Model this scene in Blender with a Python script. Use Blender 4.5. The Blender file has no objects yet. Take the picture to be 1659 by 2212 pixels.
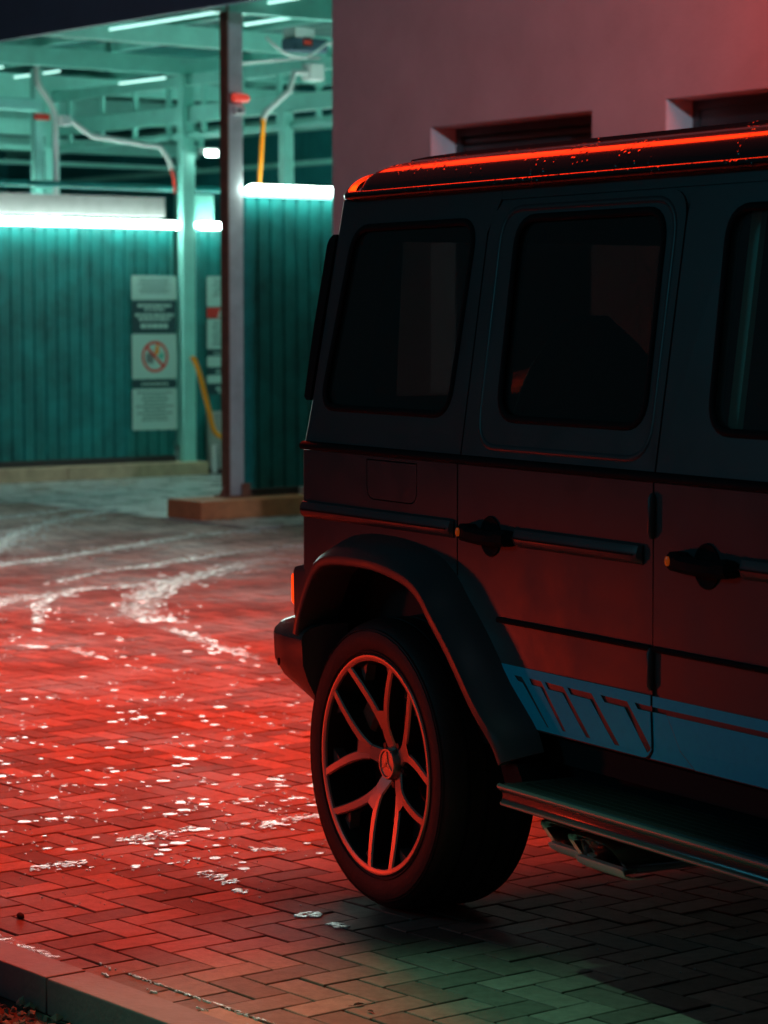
import bpy, bmesh, math, random
from math import sin, cos, tan, pi, radians, atan2, sqrt
from mathutils import Vector, Matrix, noise
from mathutils.geometry import tessellate_polygon

random.seed(7)
SC = bpy.context.scene
COL = SC.collection

# ------------------------------------------------------------------ camera
FPX, PW, PH = 5700.0, 1659.0, 2212.0
CAMH = 1.59
PITCH = math.atan(424.0 / FPX)
cd = bpy.data.cameras.new('camera')
cd.sensor_fit = 'HORIZONTAL'
cd.sensor_width = 24.0
cd.lens = 24.0 * FPX / PW
cd.clip_start = 0.1
cd.clip_end = 600
cd.dof.use_dof = True
cd.dof.focus_distance = 6.75
cd.dof.aperture_fstop = 4.8
cam = bpy.data.objects.new('camera', cd)
COL.objects.link(cam)
cam.location = (0, 0, CAMH)
cam.rotation_euler = (pi / 2 - PITCH, 0, 0)
SC.camera = cam

# ------------------------------------------------------------------ world, lamps, exposure
w = bpy.data.worlds.new('World')
SC.world = w
w.use_nodes = True
wn = w.node_tree
bg = wn.nodes['Background']
sky = wn.nodes.new('ShaderNodeTexSky')
sky.sky_type = 'NISHITA'
sky.sun_disc = False
sky.sun_elevation = radians(-3.5)
sky.sun_rotation = radians(200)
wn.links.new(sky.outputs[0], bg.inputs[0])
bg.inputs[1].default_value = 0.06
bg2 = wn.nodes.new('ShaderNodeBackground')      # glow of the town in the night sky
bg2.inputs[0].default_value = (0.25, 0.75, 1.0, 1)
bg2.inputs[1].default_value = 0.016
adds = wn.nodes.new('ShaderNodeAddShader')
wn.links.new(bg.outputs[0], adds.inputs[0])
wn.links.new(bg2.outputs[0], adds.inputs[1])
wn.links.new(adds.outputs[0], [n_ for n_ in wn.nodes if n_.type == 'OUTPUT_WORLD'][0].inputs[0])

SC.view_settings.view_transform = 'Standard'
SC.view_settings.look = 'None'
SC.view_settings.exposure = 0.0
SC.view_settings.gamma = 1.0
SC.view_settings.use_curve_mapping = False
SC.cycles.use_denoising = True
SC.cycles.max_bounces = 8
SC.cycles.sample_clamp_indirect = 6.0

# car frame: x forward, y to the car's left, z up; the origin lies under the rear axle on the right body side
HD = radians(29.2006)
CF = Vector((sin(HD), -cos(HD), 0))
CR = Vector((-cos(HD), -sin(HD), 0))
CO = Vector((0.0195, 7.0126, 0))


def cw(u, v, z):
    return CO + CF * u + CR * v + Vector((0, 0, z))


# car wash frame
WA = Vector((-1.1984, 21.0014, 0))
AZ = radians(52)
WP = Vector((sin(AZ), cos(AZ), 0))
WQ = Vector((-cos(AZ), sin(AZ), 0))


def ww(p, q, z):
    return WA + WP * p + WQ * q + Vector((0, 0, z))


# facade frame
FA = Vector((-0.35, 18.0, 0))
FD = Vector((0.545, -0.839, 0)).normalized()
FN = Vector((-0.839, -0.545, 0)).normalized()


def fw(s, n, z):
    return FA + FD * s + FN * n + Vector((0, 0, z))


def lamp(name, kind, loc, target, energy, color, size=None, size_y=None, spot=None, blend=0.5, radius=0.1, spread=None):
    d = bpy.data.lights.new(name, kind)
    d.energy = energy
    d.color = color
    if kind == 'AREA':
        d.shape = 'RECTANGLE'
        d.size = size
        d.size_y = size_y
        if spread:
            d.spread = spread
    if kind == 'SPOT':
        d.spot_size = spot
        d.spot_blend = blend
        d.shadow_soft_size = radius
    if kind == 'POINT':
        d.shadow_soft_size = radius
    o = bpy.data.objects.new(name, d)
    COL.objects.link(o)
    o.location = loc
    dirv = Vector(target) - Vector(loc)
    o.rotation_euler = dirv.to_track_quat('-Z', 'Y').to_euler()
    return o


# weak moonlight
sd = bpy.data.lights.new('moon', 'SUN')
sd.energy = 0.012
sd.angle = radians(10)
sd.color = (0.6, 0.85, 1.0)
so = bpy.data.objects.new('moon', sd)
COL.objects.link(so)
so.rotation_euler = (radians(35), 0, radians(-40))

RED = (1.0, 0.040, 0.010)
# tail lamps of another car waiting to the left, low
lamp('red_rear_lamp', 'SPOT', cw(-2.7, 1.75, 0.25), cw(0.5, 0.0, -0.20), 33, RED, spot=radians(58), blend=1.0, radius=0.09)
# red light strips: along the building and over the parked car
lamp('red_wall_strip', 'AREA', fw(6.4, 0.6, 5.3), fw(5.2, 0.0, 2.8), 150, (1.0, 0.04, 0.010), 4.2, 0.25)
o_ = lamp('red_yard_strip', 'AREA', cw(-3.75, -1.0, 4.9), cw(-3.75, -1.0, 0), 400, (1.0, 0.036, 0.001), 9.0, 0.5, spread=radians(113))
o_.rotation_euler = (0, 0, HD - pi / 2)
lamp('red_roof_glint_panel', 'AREA', cw(-5.0, -1.7, 5.4), cw(0.8, -0.9, 2.0), 110, (1.0, 0.024, 0.003), 1.6, 2.2)  # added panel behind the car, shaped to glint along the roof edge
# cool yard light high behind the camera
lamp('cool_yard_lamp', 'SPOT', Vector((3.5, 1.0, 6.0)), Vector((-1.1, 18.5, 2.6)), 2300, (0.66, 0.82, 1.0), spot=radians(24), blend=0.8, radius=0.2)
lamp('cool_side_fill', 'AREA', Vector((-8.0, 6.5, 3.6)), cw(1.6, 0.0, 1.0), 3.6, (0.08, 0.74, 1.0), 2.0, 1.0, spread=radians(70))  # added fill from the left for the decal and cabin
# added unseen area lamps before the wash, so the wet yard glints
for q_, z_, e_ in ((-1.3, 1.6, 4.2), (1.15, 1.9, 4.8), (3.6, 2.2, 5.6), (6.0, 2.5, 6.2)):
    lamp('wash_front_fill', 'AREA', ww(-0.62, q_, z_), Vector((-0.8, 9.5, 0)), e_, (0.74, 1.0, 0.92), 2.3, 2.2, spread=radians(70))
# green white floodlight of the next wash bay, falling along the car's flank
lamp('green_flood_lamp', 'SPOT', cw(0.1, 3.1, 7.0), cw(1.15, 0.80, 0), 1000, (0.30, 1.0, 0.62), spot=radians(16.5), blend=1.0, radius=0.05)


# ------------------------------------------------------------------ materials
MATS = {}


def mat(name, base, rough=0.5, metal=0.0, spec=0.5, var=0.0, vscale=8.0, bump=0.0, bscale=60.0, coat=0.0,
        coat_rough=0.1, rvar=0.0, emit=None, estr=0.0, coords='Object'):
    m = bpy.data.materials.new(name)
    m.use_nodes = True
    nt = m.node_tree
    b = nt.nodes['Principled BSDF']
    b.inputs['Base Color'].default_value = (*base, 1)
    b.inputs['Roughness'].default_value = rough
    b.inputs['Metallic'].default_value = metal
    b.inputs['Specular IOR Level'].default_value = spec
    b.inputs['Coat Weight'].default_value = coat
    b.inputs['Coat Roughness'].default_value = coat_rough
    if emit:
        b.inputs['Emission Color'].default_value = (*emit, 1)
        b.inputs['Emission Strength'].default_value = estr
    tc = nt.nodes.new('ShaderNodeTexCoord')
    if var > 0 or rvar > 0:
        n = nt.nodes.new('ShaderNodeTexNoise')
        n.inputs['Scale'].default_value = vscale
        n.inputs['Detail'].default_value = 6
        n.inputs['Roughness'].default_value = 0.65
        nt.links.new(tc.outputs[coords], n.inputs['Vector'])
        if var > 0:
            mr = nt.nodes.new('ShaderNodeMapRange')
            mr.inputs[1].default_value = 0.3
            mr.inputs[2].default_value = 0.7
            mr.inputs[3].default_value = 1 - var
            mr.inputs[4].default_value = 1 + var
            nt.links.new(n.outputs['Fac'], mr.inputs[0])
            mx = nt.nodes.new('ShaderNodeVectorMath')
            mx.operation = 'SCALE'
            mx.inputs[0].default_value = base
            nt.links.new(mr.outputs[0], mx.inputs['Scale'])
            nt.links.new(mx.outputs[0], b.inputs['Base Color'])
        if rvar > 0:
            mr2 = nt.nodes.new('ShaderNodeMapRange')
            mr2.inputs[1].default_value = 0.35
            mr2.inputs[2].default_value = 0.65
            mr2.inputs[3].default_value = max(0.03, rough - rvar)
            mr2.inputs[4].default_value = min(1, rough + rvar)
            nt.links.new(n.outputs['Fac'], mr2.inputs[0])
            nt.links.new(mr2.outputs[0], b.inputs['Roughness'])
    if bump > 0:
        n2 = nt.nodes.new('ShaderNodeTexNoise')
        n2.inputs['Scale'].default_value = bscale
        n2.inputs['Detail'].default_value = 5
        nt.links.new(tc.outputs[coords], n2.inputs['Vector'])
        bp = nt.nodes.new('ShaderNodeBump')
        bp.inputs['Strength'].default_value = bump
        bp.inputs['Distance'].default_value = 0.004
        nt.links.new(n2.outputs['Fac'], bp.inputs['Height'])
        nt.links.new(bp.outputs[0], b.inputs['Normal'])
    MATS[name] = m
    return m


M_PAINT = mat('car_paint', (0.062, 0.062, 0.065), 0.38, 0.0, 0.5, rvar=0.06, vscale=6)
M_PAINT_UP = MATS['car_paint']
M_BLACK = mat('black_plastic', (0.011, 0.011, 0.012), 0.7, spec=0.12, var=0.15, vscale=20)
M_SEAL = mat('window_seal', (0.010, 0.010, 0.011), 0.7, spec=0.15)
M_GAP = mat('panel_gap', (0.004, 0.004, 0.004), 0.8)
M_RUBBER = mat('tyre_rubber', (0.014, 0.0135, 0.014), 0.62, var=0.35, vscale=14, bump=0.25, bscale=90)
M_ALLOY = mat('machined_alloy', (0.50, 0.42, 0.37), 0.40, 0.92, bump=0.08, bscale=200)
M_ALLOYDARK = mat('black_alloy', (0.018, 0.017, 0.017), 0.45, 0.0)
M_CHROME = mat('chrome', (0.62, 0.64, 0.63), 0.16, 1.0)
M_LIP = mat('satin_chrome', (0.78, 0.82, 0.78), 0.33, 0.35)
M_BRUSH = mat('step_metal', (0.11, 0.11, 0.115), 0.25, 0.55)
M_WEB0 = mat('step_edge_glint', (0.30, 0.28, 0.27), 0.4, 0.6)  # paler than the board: the edges' reflected lines put into the colour
M_TRIM = mat('pillar_trim_teal_light', (0.35, 0.90, 0.68), 0.5)  # teal light in the front window is put into this colour
M_BELT = mat('belt_teal_light', (0.10, 0.17, 0.15), 0.7)  # same teal light, fainter, put into the belt's colour
M_INT = mat('car_interior', (0.012, 0.012, 0.013), 0.7)
M_DISC = mat('brake_disc', (0.10, 0.10, 0.10), 0.35, 0.8)
M_DECAL = mat('blue_decal', (0.006, 0.66, 1.0), 0.55, spec=0.12, var=0.06, vscale=40)
M_TAIL = mat('tail_lens', (0.5, 0.01, 0.01), 0.2, emit=(1.0, 0.045, 0.004), estr=1.6)
M_AMBER = mat('amber_glint', (0.8, 0.16, 0.03), 0.25, emit=(1.0, 0.13, 0.01), estr=0.12)  # reflection on the lock button put in as colour and faint glow
M_ROOF = None


def roof_mat():
    m = mat('wet_roof_paint', (0.02, 0.02, 0.022), 0.13, spec=0.6)
    nt = m.node_tree
    b = nt.nodes['Principled BSDF']
    tc = nt.nodes.new('ShaderNodeTexCoord')
    v = nt.nodes.new('ShaderNodeTexVoronoi')
    v.inputs['Scale'].default_value = 55
    v.inputs['Randomness'].default_value = 1.0
    nt.links.new(tc.outputs['Object'], v.inputs['Vector'])
    mr = nt.nodes.new('ShaderNodeMapRange')
    mr.inputs[1].default_value = 0.0
    mr.inputs[2].default_value = 0.32
    mr.inputs[3].default_value = 1.0
    mr.inputs[4].default_value = 0.0
    nt.links.new(v.outputs['Distance'], mr.inputs[0])
    n = nt.nodes.new('ShaderNodeTexNoise')
    n.inputs['Scale'].default_value = 9
    nt.links.new(tc.outputs['Object'], n.inputs['Vector'])
    mr2 = nt.nodes.new('ShaderNodeMapRange')
    mr2.inputs[1].default_value = 0.5
    mr2.inputs[2].default_value = 0.6
    nt.links.new(n.outputs['Fac'], mr2.inputs[0])
    mm = nt.nodes.new('ShaderNodeMath')
    mm.operation = 'MULTIPLY'
    nt.links.new(mr.outputs[0], mm.inputs[0])
    nt.links.new(mr2.outputs[0], mm.inputs[1])
    bp = nt.nodes.new('ShaderNodeBump')
    bp.inputs['Strength'].default_value = 0.55
    bp.inputs['Distance'].default_value = 0.004
    nt.links.new(mm.outputs[0], bp.inputs['Height'])
    nt.links.new(bp.outputs[0], b.inputs['Normal'])
    return m


M_ROOF = roof_mat()
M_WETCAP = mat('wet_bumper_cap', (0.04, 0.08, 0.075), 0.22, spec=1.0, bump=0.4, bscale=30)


def glass_mat(name, tint, iorl=1.5, rough=0.0, veil=0.035):
    m = bpy.data.materials.new(name)
    m.use_nodes = True
    nt = m.node_tree
    nt.nodes.clear()
    out = nt.nodes.new('ShaderNodeOutputMaterial')
    tr = nt.nodes.new('ShaderNodeBsdfTransparent')
    tr.inputs[0].default_value = (*tint, 1)
    gl = nt.nodes.new('ShaderNodeBsdfGlossy')
    gl.inputs['Color'].default_value = (0.9, 0.95, 0.95, 1)
    gl.inputs['Roughness'].default_value = rough
    lw = nt.nodes.new('ShaderNodeLayerWeight')      # Schlick: works alike on both faces of the pane
    pw = nt.nodes.new('ShaderNodeMath')
    pw.operation = 'POWER'
    pw.inputs[1].default_value = 5.0
    nt.links.new(lw.outputs['Facing'], pw.inputs[0])
    fr = nt.nodes.new('ShaderNodeMath')
    fr.operation = 'MULTIPLY_ADD'
    fr.inputs[1].default_value = 0.95
    fr.inputs[2].default_value = 0.04
    nt.links.new(pw.outputs[0], fr.inputs[0])
    mx = nt.nodes.new('ShaderNodeMixShader')
    nt.links.new(fr.outputs[0], mx.inputs[0])
    nt.links.new(tr.outputs[0], mx.inputs[1])
    nt.links.new(gl.outputs[0], mx.inputs[2])
    df = nt.nodes.new('ShaderNodeBsdfDiffuse')
    df.inputs[0].default_value = (0.5, 0.52, 0.5, 1)
    mx2 = nt.nodes.new('ShaderNodeMixShader')
    mx2.inputs[0].default_value = veil  # pale haze put into the glass to lift its blacks
    nt.links.new(mx.outputs[0], mx2.inputs[1])
    nt.links.new(df.outputs[0], mx2.inputs[2])
    nt.links.new(mx2.outputs[0], out.inputs[0])
    MATS[name] = m
    return m


M_TINT = glass_mat('tinted_glass', (0.41, 0.47, 0.45), 1.45, 0.02)
M_GLASS = glass_mat('window_glass', (0.9, 0.92, 0.92), 1.5, 0.02)

M_STEEL = mat('mint_painted_steel', (0.31, 0.78, 0.70), 0.45, var=0.10, vscale=5, bump=0.05)
M_STEELW = mat('white_painted_steel', (0.70, 0.72, 0.72), 0.4, var=0.08, vscale=6)
M_TRUNK = mat('trunking_paint', (0.22, 0.21, 0.21), 0.5, var=0.1)
M_POST = mat('galvanised_post', (0.52, 0.53, 0.56), 0.4, 0.15, var=0.15, vscale=7)
M_RUST_REDLIT = mat('rust_and_red_lit_brown', (0.20, 0.075, 0.05), 0.6, var=0.3, vscale=12)
M_PANEL = mat('teal_corrugated_sheet', (0.005, 0.16, 0.155), 0.45, var=0.4, vscale=3.5, bump=0.05)
M_DARKSTRIP = mat('dark_skirting', (0.03, 0.025, 0.025), 0.6, var=0.2)
M_FASCIA = mat('dark_fascia', (0.08, 0.13, 0.19), 0.55, var=0.1, vscale=3)
M_ROOFSHEET = mat('ceiling_sheet', (0.06, 0.30, 0.28), 0.5, var=0.2, vscale=2)
M_BACK = mat('dark_teal_cladding', (0.02, 0.27, 0.29), 0.6, var=0.25, vscale=1.2)
M_KERBB = mat('beige_kerb_paint', (0.46, 0.33, 0.21), 0.7, var=0.22, vscale=7, bump=0.2, bscale=30)
M_KERBO = mat('orange_kerb', (0.55, 0.21, 0.09), 0.65, var=0.25, vscale=8, bump=0.2, bscale=30)  # even orange base with random tone
M_SLAB = mat('wash_floor_concrete', (0.40, 0.42, 0.41), 0.30, var=0.2, vscale=3, rvar=0.15, bump=0.12, bscale=25)
M_CABINET = mat('grey_cabinet', (0.38, 0.42, 0.40), 0.4, 0.2, var=0.12)
M_ORANGE = mat('orange_hose', (1.0, 0.30, 0.008), 0.4, emit=(1.0, 0.32, 0.02), estr=0.0)
M_REDHOSE = mat('red_hose', (0.85, 0.05, 0.03), 0.4)
M_REDGLASS = mat('red_beacon', (0.75, 0.05, 0.04), 0.3, emit=(1, 0.08, 0.05), estr=0.5)
M_PIPE = mat('grey_pipe', (0.62, 0.63, 0.63), 0.35, 0.2)
M_TUBE = mat('tube_glow', (0.8, 0.8, 0.8), 0.4, emit=(0.74, 1.0, 0.90), estr=30.0)
M_TUBE3 = mat('far_tube_glow', (0.8, 0.8, 0.8), 0.4, emit=(0.70, 1.0, 0.88), estr=30.0)
M_TUBE2 = mat('ceiling_tube_glow', (0.8, 0.8, 0.8), 0.4, emit=(0.45, 0.92, 0.80), estr=1.8)
M_WALL = mat('plaster_wall', (0.50, 0.48, 0.49), 0.9, var=0.10, vscale=1.7, bump=0.6, bscale=55)
M_REVEAL = mat('window_reveal', (0.62, 0.66, 0.68), 0.7, var=0.08, vscale=5)
M_FRAME = mat('dark_window_frame', (0.045, 0.048, 0.055), 0.4)
M_SHUTTER = mat('dark_shutter', (0.05, 0.055, 0.06), 0.42, var=0.1)
M_SIGNW = mat('sign_white', (0.50, 0.72, 0.66), 0.5)
M_SIGND = mat('sign_dark', (0.012, 0.06, 0.07), 0.5)
M_INK = mat('sign_ink', (0.16, 0.30, 0.28), 0.6)
M_SIGNR = mat('sign_red', (0.8, 0.03, 0.02), 0.5)
M_SIGNG = mat('sign_grey', (0.2, 0.23, 0.23), 0.5)
M_SIGNT = mat('sign_teal', (0.1, 0.55, 0.42), 0.5)
M_KERBS = mat('concrete_kerb', (0.17, 0.16, 0.155), 0.6, var=0.13, vscale=9, bump=0.35, bscale=70)
M_BED = mat('joint_sand', (0.008, 0.008, 0.008), 0.9, var=0.3, vscale=30)
M_EARTH = mat('dark_ground', (0.035, 0.033, 0.033), 0.75, var=0.3, vscale=2)
M_GRAVEL = mat('gravel_stone', (0.16, 0.13, 0.11), 0.75, var=0.35, vscale=25)
M_LEAF = mat('dead_leaf', (0.02, 0.014, 0.01), 0.7)


def brick_mat():
    m = bpy.data.materials.new('paving_brick')
    m.use_nodes = True
    nt = m.node_tree
    b = nt.nodes['Principled BSDF']
    geo = nt.nodes.new('ShaderNodeNewGeometry')
    at = nt.nodes.new('ShaderNodeAttribute')
    at.attribute_name = 'tint'
    oi = nt.nodes.new('ShaderNodeObjectInfo')
    n1 = nt.nodes.new('ShaderNodeTexNoise')
    n1.inputs['Scale'].default_value = 28
    n1.inputs['Detail'].default_value = 8
    n1.inputs['Roughness'].default_value = 0.7
    nt.links.new(geo.outputs['Position'], n1.inputs['Vector'])
    n2 = nt.nodes.new('ShaderNodeTexNoise')
    n2.inputs['Scale'].default_value = 1.3
    n2.inputs['Detail'].default_value = 5
    nt.links.new(geo.outputs['Position'], n2.inputs['Vector'])
    # value = 0.6..1.4 from tint * object random * fine noise
    mr = nt.nodes.new('ShaderNodeMapRange')
    mr.inputs[1].default_value = 0.3
    mr.inputs[2].default_value = 0.7
    mr.inputs[3].default_value = 0.78
    mr.inputs[4].default_value = 1.22
    nt.links.new(n1.outputs['Fac'], mr.inputs[0])
    mul = nt.nodes.new('ShaderNodeMath')
    mul.operation = 'MULTIPLY'
    nt.links.new(mr.outputs[0], mul.inputs[0])
    nt.links.new(at.outputs['Fac'], mul.inputs[1])
    mro = nt.nodes.new('ShaderNodeMapRange')
    mro.inputs[3].default_value = 0.88
    mro.inputs[4].default_value = 1.12
    nt.links.new(oi.outputs['Random'], mro.inputs[0])
    mul2 = nt.nodes.new('ShaderNodeMath')
    mul2.operation = 'MULTIPLY'
    nt.links.new(mul.outputs[0], mul2.inputs[0])
    nt.links.new(mro.outputs[0], mul2.inputs[1])
    sc = nt.nodes.new('ShaderNodeVectorMath')
    sc.operation = 'SCALE'
    sc.inputs[0].default_value = (0.215, 0.168, 0.140)
    nt.links.new(mul2.outputs[0], sc.inputs['Scale'])
    nt.links.new(sc.outputs[0], b.inputs['Base Color'])
    # damp patches are smoother
    rr = nt.nodes.new('ShaderNodeMapRange')
    rr.inputs[1].default_value = 0.38
    rr.inputs[2].default_value = 0.62
    rr.inputs[3].default_value = 0.58
    rr.inputs[4].default_value = 0.80
    nt.links.new(n2.outputs['Fac'], rr.inputs[0])
    nt.links.new(rr.outputs[0], b.inputs['Roughness'])
    b.inputs['Specular IOR Level'].default_value = 0.16
    bp = nt.nodes.new('ShaderNodeBump')
    bp.inputs['Strength'].default_value = 0.35
    bp.inputs['Distance'].default_value = 0.003
    n3 = nt.nodes.new('ShaderNodeTexNoise')
    n3.inputs['Scale'].default_value = 110
    n3.inputs['Detail'].default_value = 6
    nt.links.new(geo.outputs['Position'], n3.inputs['Vector'])
    nt.links.new(n3.outputs['Fac'], bp.inputs['Height'])
    nt.links.new(bp.outputs[0], b.inputs['Normal'])
    return m


M_BRICK = brick_mat()


def film_mat(name, scale, cut, base, rough, bumps=0.5):
    """thin wet foam: a mesh attribute 'edge' (0 rim .. 1 middle) breaks up in noise"""
    m = bpy.data.materials.new(name)
    m.use_nodes = True
    nt = m.node_tree
    b = nt.nodes['Principled BSDF']
    out = [n for n in nt.nodes if n.type == 'OUTPUT_MATERIAL'][0]
    b.inputs['Base Color'].default_value = (*base, 1)
    b.inputs['Roughness'].default_value = rough
    b.inputs['Specular IOR Level'].default_value = 1.0
    b.inputs['IOR'].default_value = 1.6
    geo = nt.nodes.new('ShaderNodeNewGeometry')
    at = nt.nodes.new('ShaderNodeAttribute')
    at.attribute_name = 'edge'
    n1 = nt.nodes.new('ShaderNodeTexNoise')
    n1.inputs['Scale'].default_value = scale
    n1.inputs['Detail'].default_value = 7
    n1.inputs['Roughness'].default_value = 0.72
    nt.links.new(geo.outputs['Position'], n1.inputs['Vector'])
    ad = nt.nodes.new('ShaderNodeMath')
    ad.operation = 'MULTIPLY_ADD'
    ad.inputs[1].default_value = 0.42
    nt.links.new(at.outputs['Fac'], ad.inputs[0])
    nt.links.new(n1.outputs['Fac'], ad.inputs[2])
    mr = nt.nodes.new('ShaderNodeMapRange')
    mr.inputs[1].default_value = cut
    mr.inputs[2].default_value = cut + 0.10
    nt.links.new(ad.outputs[0], mr.inputs[0])
    tr = nt.nodes.new('ShaderNodeBsdfTransparent')
    mx = nt.nodes.new('ShaderNodeMixShader')
    nt.links.new(mr.outputs[0], mx.inputs[0])
    nt.links.new(tr.outputs[0], mx.inputs[1])
    nt.links.new(b.outputs[0], mx.inputs[2])
    nt.links.new(mx.outputs[0], out.inputs[0])
    n3 = nt.nodes.new('ShaderNodeTexNoise')
    n3.inputs['Scale'].default_value = 140
    n3.inputs['Detail'].default_value = 4
    nt.links.new(geo.outputs['Position'], n3.inputs['Vector'])
    bp = nt.nodes.new('ShaderNodeBump')
    bp.inputs['Strength'].default_value = bumps
    bp.inputs['Distance'].default_value = 0.004
    nt.links.new(n3.outputs['Fac'], bp.inputs['Height'])
    nt.links.new(bp.outputs[0], b.inputs['Normal'])
    return m


M_FILM = film_mat('wet_foam', 48, 0.88, (0.60, 0.74, 0.72), 0.24, 0.25)
M_FILMW = film_mat('wet_track', 26, 0.89, (0.50, 0.66, 0.64), 0.32, 0.15)
M_SPOT = mat('foam_fleck', (0.52, 0.64, 0.64), 0.19, spec=1.0, bump=0.08, bscale=150)
M_SPOT.node_tree.nodes['Principled BSDF'].inputs['IOR'].default_value = 1.7


# ------------------------------------------------------------------ mesh builder
class MB:
    def __init__(s):
        s.v = []
        s.f = []
        s.mi = []
        s.attr = []

    def add(s, verts, faces, mi=0, attr=None):
        o = len(s.v)
        s.v += [tuple(x) for x in verts]
        s.f += [tuple(i + o for i in f) for f in faces]
        s.mi += [mi] * len(faces)
        if attr is not None:
            s.attr += list(attr)
        return o

    def box(s, x0, x1, y0, y1, z0, z1, mi=0, fn=None, bev=0.0):
        if bev <= 0:
            vs = [(x0, y0, z0), (x1, y0, z0), (x1, y1, z0), (x0, y1, z0), (x0, y0, z1), (x1, y0, z1), (x1, y1, z1), (x0, y1, z1)]
            fs = [(3, 2, 1, 0), (4, 5, 6, 7), (0, 1, 5, 4), (1, 2, 6, 5), (2, 3, 7, 6), (3, 0, 4, 7)]
        else:
            bm = bmesh.new()
            bmesh.ops.create_cube(bm, size=1)
            for v in bm.verts:
                v.co = Vector(((x0 + x1) / 2 + v.co.x * (x1 - x0), (y0 + y1) / 2 + v.co.y * (y1 - y0), (z0 + z1) / 2 + v.co.z * (z1 - z0)))
            bmesh.ops.bevel(bm, geom=bm.edges[:], offset=bev, segments=2, affect='EDGES', profile=0.5)
            bm.verts.ensure_lookup_table()
            vs = [tuple(v.co) for v in bm.verts]
            fs = [tuple(v.index for v in f.verts) for f in bm.faces]
            bm.free()
        if fn:
            vs = [fn(*v) for v in vs]
        s.add(vs, fs, mi)

    def prism(s, outer, holes, fr, bk, mi=0, mis=None):
        """outer/holes: 2D loops; fr, bk map (a,b) to front/back 3D"""
        loops = [outer] + list(holes)
        tris = tessellate_polygon([[Vector((p[0], p[1], 0)) for p in lp] for lp in loops])
        flat = [p for lp in loops for p in lp]
        n = len(flat)
        vs = [fr(*p) for p in flat] + [bk(*p) for p in flat]
        fs = [tuple(t) for t in tris] + [tuple(i + n for i in reversed(t)) for t in tris]
        s.add(vs, fs, mi)
        base = len(s.v) - 2 * n
        o = 0
        sides = []
        for lp in loops:
            m = len(lp)
            for i in range(m):
                j = (i + 1) % m
                sides.append((base + o + i, base + o + j, base + n + o + j, base + n + o + i))
            o += m
        s.f += sides
        s.mi += [mi if mis is None else mis] * len(sides)

    def loft(s, rings, closed_ring=True, closed_path=False, caps=True, mi=0):
        n = len(rings[0])
        vs = [p for r in rings for p in r]
        fs = []
        m = len(rings)
        for i in range(m if closed_path else m - 1):
            a, b = i * n, ((i + 1) % m) * n
            for k in range(n if closed_ring else n - 1):
                k2 = (k + 1) % n
                fs.append((a + k, a + k2, b + k2, b + k))
        if caps and closed_ring and not closed_path:
            fs.append(tuple(reversed(range(n))))
            fs.append(tuple(range((m - 1) * n, m * n)))
        s.add(vs, fs, mi)

    def tube(s, path, r, n=8, mi=0, caps=True, closed=False):
        path = [Vector(p) for p in path]
        rings = []
        m = len(path)
        up = None
        for i, p in enumerate(path):
            a = path[(i - 1) % m] if (i > 0 or closed) else path[0]
            b = path[(i + 1) % m] if (i < m - 1 or closed) else path[-1]
            t = (b - a).normalized()
            if up is None:
                up = Vector((0, 0, 1)) if abs(t.z) < 0.9 else Vector((1, 0, 0))
            x = t.cross(up).normalized()
            y = x.cross(t).normalized()
            up = y
            rr = r[i] if isinstance(r, (list, tuple)) else r
            rings.append([p + x * (cos(2 * pi * k / n) * rr) + y * (sin(2 * pi * k / n) * rr) for k in range(n)])
        s.loft(rings, True, closed, caps, mi)

    def lathe(s, prof, fn, n=48, mi=0, closed_prof=False):
        """prof: (r, a) points; fn(r, ang, a) -> 3D"""
        rings = [[fn(r, 2 * pi * k / n, a) for (r, a) in prof] for k in range(n)]
        s.loft(rings, closed_prof, True, False, mi)

    def build(s, name, mats, parent=None, smooth=None, attr_name=None, recalc=True):
        me = bpy.data.meshes.new(name)
        me.from_pydata(s.v, [], s.f)
        if not isinstance(mats, (list, tuple)):
            mats = [mats]
        for m in mats:
            me.materials.append(m)
        me.polygons.foreach_set('material_index', s.mi)
        if attr_name and s.attr:
            a = me.attributes.new(attr_name, 'FLOAT', 'POINT')
            a.data.foreach_set('value', s.attr)
        if recalc:
            bm = bmesh.new()
            bm.from_mesh(me)
            bmesh.ops.recalc_face_normals(bm, faces=bm.faces[:])
            bm.to_mesh(me)
            bm.free()
        if smooth is not None:
            me.polygons.foreach_set('use_smooth', [True] * len(me.polygons))
            me.set_sharp_from_angle(angle=radians(smooth))
        me.update()
        o = bpy.data.objects.new(name, me)
        COL.objects.link(o)
        if parent:
            o.parent = parent
        return o


def tag(o, label=None, cat=None, group=None, kind=None):
    if label:
        o['label'] = label
    if cat:
        o['category'] = cat
    if group:
        o['group'] = group
    if kind:
        o['kind'] = kind
    return o


def empty(name, loc=(0, 0, 0), rotz=0.0, parent=None):
    o = bpy.data.objects.new(name, None)
    o.empty_display_size = 0.1
    COL.objects.link(o)
    o.location = loc
    o.rotation_euler = (0, 0, rotz)
    if parent:
        o.parent = parent
    return o


def copy_tree(o, parent=None):
    c = o.copy()
    COL.objects.link(c)
    c.parent = parent
    for ch in list(o.children):
        copy_tree(ch, c)
    return c


def smooth_path(pts, n=4):
    """Catmull-Rom through points"""
    P = [Vector(p) for p in pts]
    out = []
    for i in range(len(P) - 1):
        p0 = P[max(i - 1, 0)]
        p1, p2 = P[i], P[i + 1]
        p3 = P[min(i + 2, len(P) - 1)]
        for k in range(n):
            t = k / n
            out.append(0.5 * ((2 * p1) + (p2 - p0) * t + (2 * p0 - 5 * p1 + 4 * p2 - p3) * t * t + (3 * p1 - p0 - 3 * p2 + p3) * t ** 3))
    out.append(P[-1])
    return out


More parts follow.
